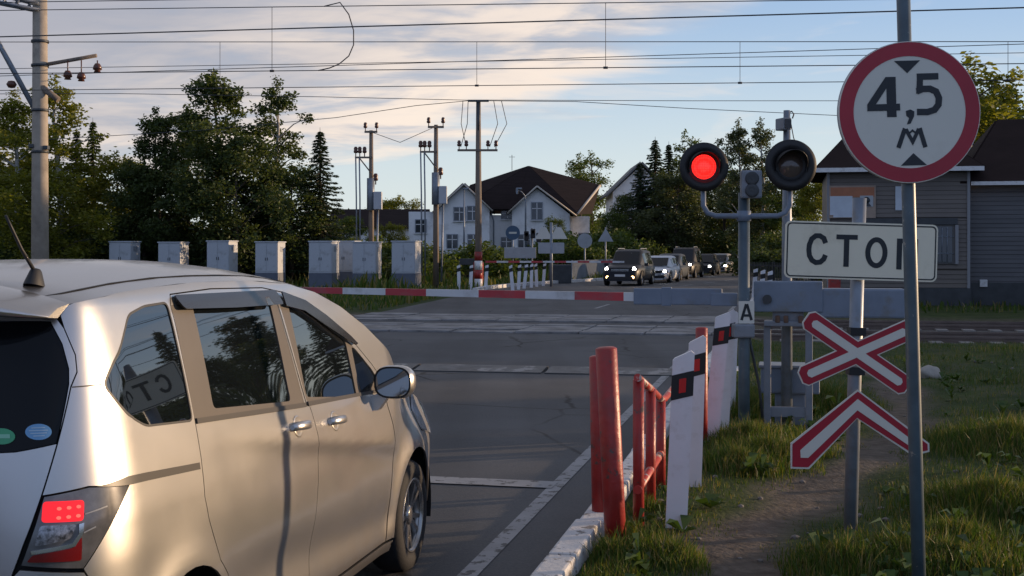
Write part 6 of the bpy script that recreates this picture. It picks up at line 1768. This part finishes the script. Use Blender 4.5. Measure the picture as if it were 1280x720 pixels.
BL = [(440, 300, 70, L_DARK, 'dark bush behind the set-back cabinet'), (415, 282, 72, L_DARK, 'tall dark bush behind the cabinet row right part'), (350, 268, 70, L_DARK, 'dark bush in the grove behind the middle cabinets'), (300, 262, 69, L_DARK, 'dark bush under the tallest dark tree'), (245, 264, 69, L_DARK, 'dark bush under the grove, left of the tallest tree'),
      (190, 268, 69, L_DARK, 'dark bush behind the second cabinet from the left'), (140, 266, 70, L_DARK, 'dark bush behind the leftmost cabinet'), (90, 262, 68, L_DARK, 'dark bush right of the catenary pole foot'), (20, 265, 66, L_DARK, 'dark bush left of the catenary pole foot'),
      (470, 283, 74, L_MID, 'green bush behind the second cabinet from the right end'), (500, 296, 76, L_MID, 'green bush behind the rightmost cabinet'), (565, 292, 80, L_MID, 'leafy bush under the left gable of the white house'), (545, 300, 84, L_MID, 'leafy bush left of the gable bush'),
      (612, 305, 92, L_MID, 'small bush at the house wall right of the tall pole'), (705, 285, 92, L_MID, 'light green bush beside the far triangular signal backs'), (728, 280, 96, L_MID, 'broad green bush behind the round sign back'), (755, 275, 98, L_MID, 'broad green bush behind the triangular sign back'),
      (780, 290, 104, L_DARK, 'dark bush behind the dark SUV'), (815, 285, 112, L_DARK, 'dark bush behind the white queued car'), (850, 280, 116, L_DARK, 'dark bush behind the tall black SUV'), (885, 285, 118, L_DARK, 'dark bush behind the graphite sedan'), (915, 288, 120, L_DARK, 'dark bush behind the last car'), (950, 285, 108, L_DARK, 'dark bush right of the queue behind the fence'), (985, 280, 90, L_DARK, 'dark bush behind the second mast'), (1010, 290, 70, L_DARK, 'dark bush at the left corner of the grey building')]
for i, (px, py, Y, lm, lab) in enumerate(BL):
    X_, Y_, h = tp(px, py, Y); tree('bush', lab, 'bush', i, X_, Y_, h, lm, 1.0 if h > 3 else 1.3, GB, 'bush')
# trees that stand to the right of the picture; they shade the far verge and show in the van's windows
GR = 'trees along the right side of the line'
for i, (x, y, h, kd, lab) in enumerate([(32, 25, 6.0, 'broad', 'leafy tree nearest the footpath on the right side of the line'), (33, 31, 6.8, 'broad', 'leafy tree on the right side, second from the footpath'), (30, 37, 9, 'fir', 'fir on the right side between two leafy trees'), (36, 45, 9, 'fir', 'fir on the right side level with the building'),
                                        (29, 55, 8.5, 'fir', 'fir behind the right wing of the building'), (37, 60, 9, 'tall', 'slim leafy tree behind the right wing of the building'), (47, 50, 9.5, 'broad', 'leafy tree farther off right of the building'), (22, 66, 10, 'broad', 'leafy tree behind the middle of the building'), (46, 70, 10, 'birch', 'birch far behind the building'), (34, 80, 7.5, 'fir', 'fir far behind the building')]):
    tree({'fir': 'fir_tree', 'birch': 'birch_tree'}.get(kd, 'leafy_tree'), lab, kd, i, x, y, h, [L_DARK, L_MID, L_FIR, L_SUNLIT][i % 4], 1.1, GR)
for i, (x, y, h, lab) in enumerate([(14, 9.5, 1.2, 'unseen low shrub added to shade the near verge, nearest one'), (15.5, 12, 1.35, 'unseen low shrub added to shade the near verge, middle one'), (14.5, 14.6, 1.3, 'unseen low shrub added to shade the near verge, last one'), (18, 21, 2.2, 'round shrub beside the track bed on the right'), (22, 24, 2.6, 'tall round shrub beside the track bed on the right')]):  # first three added out of view to keep the low sun off the verge
    tree('bush', lab, 'bush', i, x, y, h, L_MID, 1.5, 'shrubs right of the verge', 'bush')
for i, (x, y, h, lab) in enumerate([(30, 12.2, 3.8, 'unseen high hedge shrub added to shade the road, nearest one'), (30, 15.0, 3.5, 'unseen high hedge shrub added to shade the road, second'), (30.5, 17.8, 3.6, 'unseen high hedge shrub added to shade the road, third'), (31, 20.6, 4.0, 'unseen high hedge shrub added to shade the road, fourth')]):  # hedge added out of view so the road and verge lie in shade
    tree('bush', lab, 'bush', i, x, y, h, L_MID, 1.25, 'shrubs right of the verge', 'bush')
for i, (x, y, h, kd, lab) in enumerate([(62, 48, 11, 'broad', 'leafy tree in the far right field, nearest one'), (70, 56, 12, 'tall', 'leafy tree in the far right field, tall one'), (56, 58, 11, 'fir', 'fir in the far right field'), (78, 46, 9, 'broad', 'leafy tree in the far right field beside the road side'), (66, 68, 12, 'broad', 'leafy tree in the far right field behind the fir'), (84, 60, 11, 'fir', 'fir at the far end of the right field')]):
    tree({'fir': 'fir_tree'}.get(kd, 'leafy_tree'), lab, kd, i, x, y, h, L_DARK, 1.35, GR)
for i, (x, y, h, kd, lab) in enumerate([(24, 36, 8.5, 'fir', 'pointed fir right of the track bed, near the building'), (27, 42, 7.0, 'broad', 'rounded tree right of the building corner'), (40, 66, 13, 'tall', 'high leafy tree beyond the right wing'), (44, 86, 13, 'fir', 'high fir beyond the right wing'), (52, 62, 12, 'broad', 'wide leafy tree beyond the right wing')]):
    tree({'fir': 'fir_tree'}.get(kd, 'leafy_tree'), lab, kd, i, x, y, h, [L_FIR, L_DARK][i % 2], 1.15, GR)
for i, (x, y, h, lab) in enumerate([(20, 31, 4.2, 'tall shrub right of the track bed, nearest one'), (23, 33.5, 5.0, 'tall shrub right of the track bed, beside the fir'), (30, 40, 5.0, 'tall shrub right of the building, third'), (33, 50, 5.5, 'tall shrub right of the building, fourth'), (37, 55, 5.5, 'tall shrub right of the building, last one'), (26, 38.5, 4.6, 'tall shrub between fir and rounded tree')]):
    tree('bush', lab, 'bush', i, x, y, h, L_DARK, 1.1, 'shrubs right of the verge', 'bush')
# far wood line closing the horizon, beyond anything one could count
rr = np.random.RandomState(5); C = []; Rd = []
for i in range(420):
    a = rr.uniform(-75, 75); d_ = rr.uniform(230, 290); z = rr.uniform(1, 7.5)
    C.append((math.sin(R(a))*d_, math.cos(R(a))*d_, z)); Rd.append((rr.uniform(3, 6), rr.uniform(3, 6), rr.uniform(2, 4)))
V, F = leaves(C, Rd, 42000, 1.0, 3)
tag(link('far_woods', np_mesh('far_woods', V, F, L_DARK)), kind='stuff')
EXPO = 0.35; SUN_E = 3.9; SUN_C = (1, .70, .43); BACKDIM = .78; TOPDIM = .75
CL_DARK = (2.7, 2.8, 3.15); CL_LIGHT = (5.4, 4.55, 3.85); CL_GREY = (2.1, 2.15, 2.5); CL_LOW = (4.0, 4.5, 4.75); CL_HIGH = (1.7, 2.6, 4.2)
# ================================================================ CAMERA, SKY, SUN
cam = bpy.data.cameras.new('camera'); co = bpy.data.objects.new('camera', cam); COL.objects.link(co)
co.location = (0, 0, CAMH); co.rotation_euler = (R(90), 0, 0)
cam.sensor_width = 36; cam.lens = 36*FPX/1280; cam.shift_y = -(360-HY)/1280; cam.clip_end = 3000; cam.clip_start = .05
sc.camera = co
SUN_AZ = math.atan2(.946, .324)       # clockwise from +Y
SUN_EL = R(6.6)
w = bpy.data.worlds.new('World'); sc.world = w; w.use_nodes = True
nt = w.node_tree; N = nt.nodes; L = nt.links
bg = N['Background']; bg.inputs['Strength'].default_value = .15
sky = N.new('ShaderNodeTexSky'); sky.sky_type = 'NISHITA'; sky.sun_disc = False
sky.sun_elevation = SUN_EL; sky.sun_rotation = SUN_AZ; sky.air_density = 1.0; sky.dust_density = .6; sky.ozone_density = 1.6
tc = N.new('ShaderNodeTexCoord')
sp_ = N.new('ShaderNodeSeparateXYZ'); L.new(tc.outputs['Generated'], sp_.inputs[0])
def mth(op, a, b=None, clamp=False):
    n = N.new('ShaderNodeMath'); n.operation = op; n.use_clamp = clamp
    for i, v in enumerate((a, b)):
        if v is None: continue
        if isinstance(v, (int, float)): n.inputs[i].default_value = v
        else: L.new(v, n.inputs[i])
    return n.outputs[0]
def mrange(f, a, b, c=0, d=1):
    r = N.new('ShaderNodeMapRange'); r.interpolation_type = 'SMOOTHSTEP'
    for i, v in enumerate((a, b, c, d)): r.inputs[i+1].default_value = v
    L.new(f, r.inputs[0]); return r.outputs[0]
def mixc(f, a, b):
    x = N.new('ShaderNodeMix'); x.data_type = 'RGBA'
    if isinstance(f, float): x.inputs['Factor'].default_value = f
    else: L.new(f, x.inputs['Factor'])
    for s_, v in (('A', a), ('B', b)):
        if isinstance(v, tuple): x.inputs[s_].default_value = (*v, 1)
        else: L.new(v, x.inputs[s_])
    return x.outputs['Result']
# cloud sheet: direction projected on a plane high above
zc = mth('MAXIMUM', sp_.outputs['Z'], .0); den = mth('ADD', zc, .16)
px_ = mth('DIVIDE', sp_.outputs['X'], den); py_ = mth('DIVIDE', sp_.outputs['Y'], den)
cb = N.new('ShaderNodeCombineXYZ'); L.new(px_, cb.inputs[0]); L.new(py_, cb.inputs[1])
def cn(scale, det, rot, sc3, off=(0, 0, 0), dist=.6):
    m = N.new('ShaderNodeMapping'); m.inputs['Rotation'].default_value = (0, 0, rot); m.inputs['Scale'].default_value = sc3; m.inputs['Location'].default_value = off
    L.new(cb.outputs[0], m.inputs['Vector'])
    n = N.new('ShaderNodeTexNoise'); n.inputs['Scale'].default_value = scale; n.inputs['Detail'].default_value = det; n.inputs['Roughness'].default_value = .55; n.inputs['Distortion'].default_value = dist
    L.new(m.outputs['Vector'], n.inputs['Vector']); return n.outputs['Fac']
n1 = cn(1.9, 7, R(25), (.8, 1.5, 1), (3.1, 1.7, 0)); n2 = cn(2.6, 7, R(32), (.7, 1.2, 1), (.3, 5, 0), .7); n3 = cn(9, 7, R(25), (.6, 1.1, 1), (2, 1, 0), .5)
yy = mth('MAXIMUM', sp_.outputs['Y'], .05)
az = mth('DIVIDE', sp_.outputs['X'], yy); el = mth('DIVIDE', sp_.outputs['Z'], yy)   # tangents of bearing and height
# one bank of cloud whose edge runs up to the right, thinning out below
u_ = mth('SUBTRACT', mth('MULTIPLY', mth('SUBTRACT', el, .085), 1.75), az)
bank = mrange(mth('ADD', u_, mth('MULTIPLY', mth('SUBTRACT', n1, .5), .30)), -.02, .075)
low = mrange(mth('ADD', mth('ADD', el, mth('MULTIPLY', az, -.05)), mth('MULTIPLY', mth('SUBTRACT', n2, .5), .07)), .062, .098)
wisp = mth('MULTIPLY', mrange(n2, .53, .70), mrange(el, .05, .12))
dens_ = mth('MAXIMUM', mth('MULTIPLY', mth('MULTIPLY', bank, low), mrange(mth('ADD', n2, mth('MULTIPLY', mth('SUBTRACT', n3, .5), .22)), .25, .46, .80, 1.0)), mth('MULTIPLY', wisp, .28))
lit = mixc(mrange(mth('ADD', mth('MULTIPLY', n2, .75), mth('MULTIPLY', n3, .25)), .38, .56), CL_DARK, CL_LIGHT)
greyf = mrange(mth('ADD', mth('SUBTRACT', el, mth('MULTIPLY', az, .45)), mth('MULTIPLY', mth('SUBTRACT', n1, .5), .25)), .10, .34)
lit = mixc(mth('MULTIPLY', greyf, .92), lit, CL_GREY)
clear = mixc(.80, sky.outputs[0], mixc(mrange(el, .0, .24), CL_LOW, CL_HIGH))
skyc = mixc(mth('MULTIPLY', dens_, .92), clear, lit)
# unseen sky overhead and behind the camera is dimmed to cut the fill light
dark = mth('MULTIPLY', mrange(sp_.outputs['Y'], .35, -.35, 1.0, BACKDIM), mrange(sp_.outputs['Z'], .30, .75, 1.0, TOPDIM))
skyc = mixc(mth('MULTIPLY', mrange(sp_.outputs['Y'], .2, -.3), .75), skyc, (2.45, 3.3, 5.3))
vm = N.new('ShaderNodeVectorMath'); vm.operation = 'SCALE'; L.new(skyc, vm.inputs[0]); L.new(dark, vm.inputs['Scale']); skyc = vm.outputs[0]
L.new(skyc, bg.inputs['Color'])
sun = bpy.data.lights.new('sun', 'SUN'); sun.energy = SUN_E; sun.angle = R(.6); sun.color = SUN_C
so = bpy.data.objects.new('sun', sun); COL.objects.link(so)
d = Vector((math.sin(SUN_AZ)*math.cos(SUN_EL), math.cos(SUN_AZ)*math.cos(SUN_EL), math.sin(SUN_EL)))
so.rotation_euler = d.to_track_quat('Z', 'Y').to_euler()
sc.view_settings.view_transform = 'Standard'; sc.view_settings.look = 'None'; sc.view_settings.gamma = 1
sc.view_settings.exposure = EXPO
sc.cycles.use_adaptive_sampling = True; sc.cycles.max_bounces = 6; sc.cycles.transparent_max_bounces = 6; sc.cycles.use_denoising = True
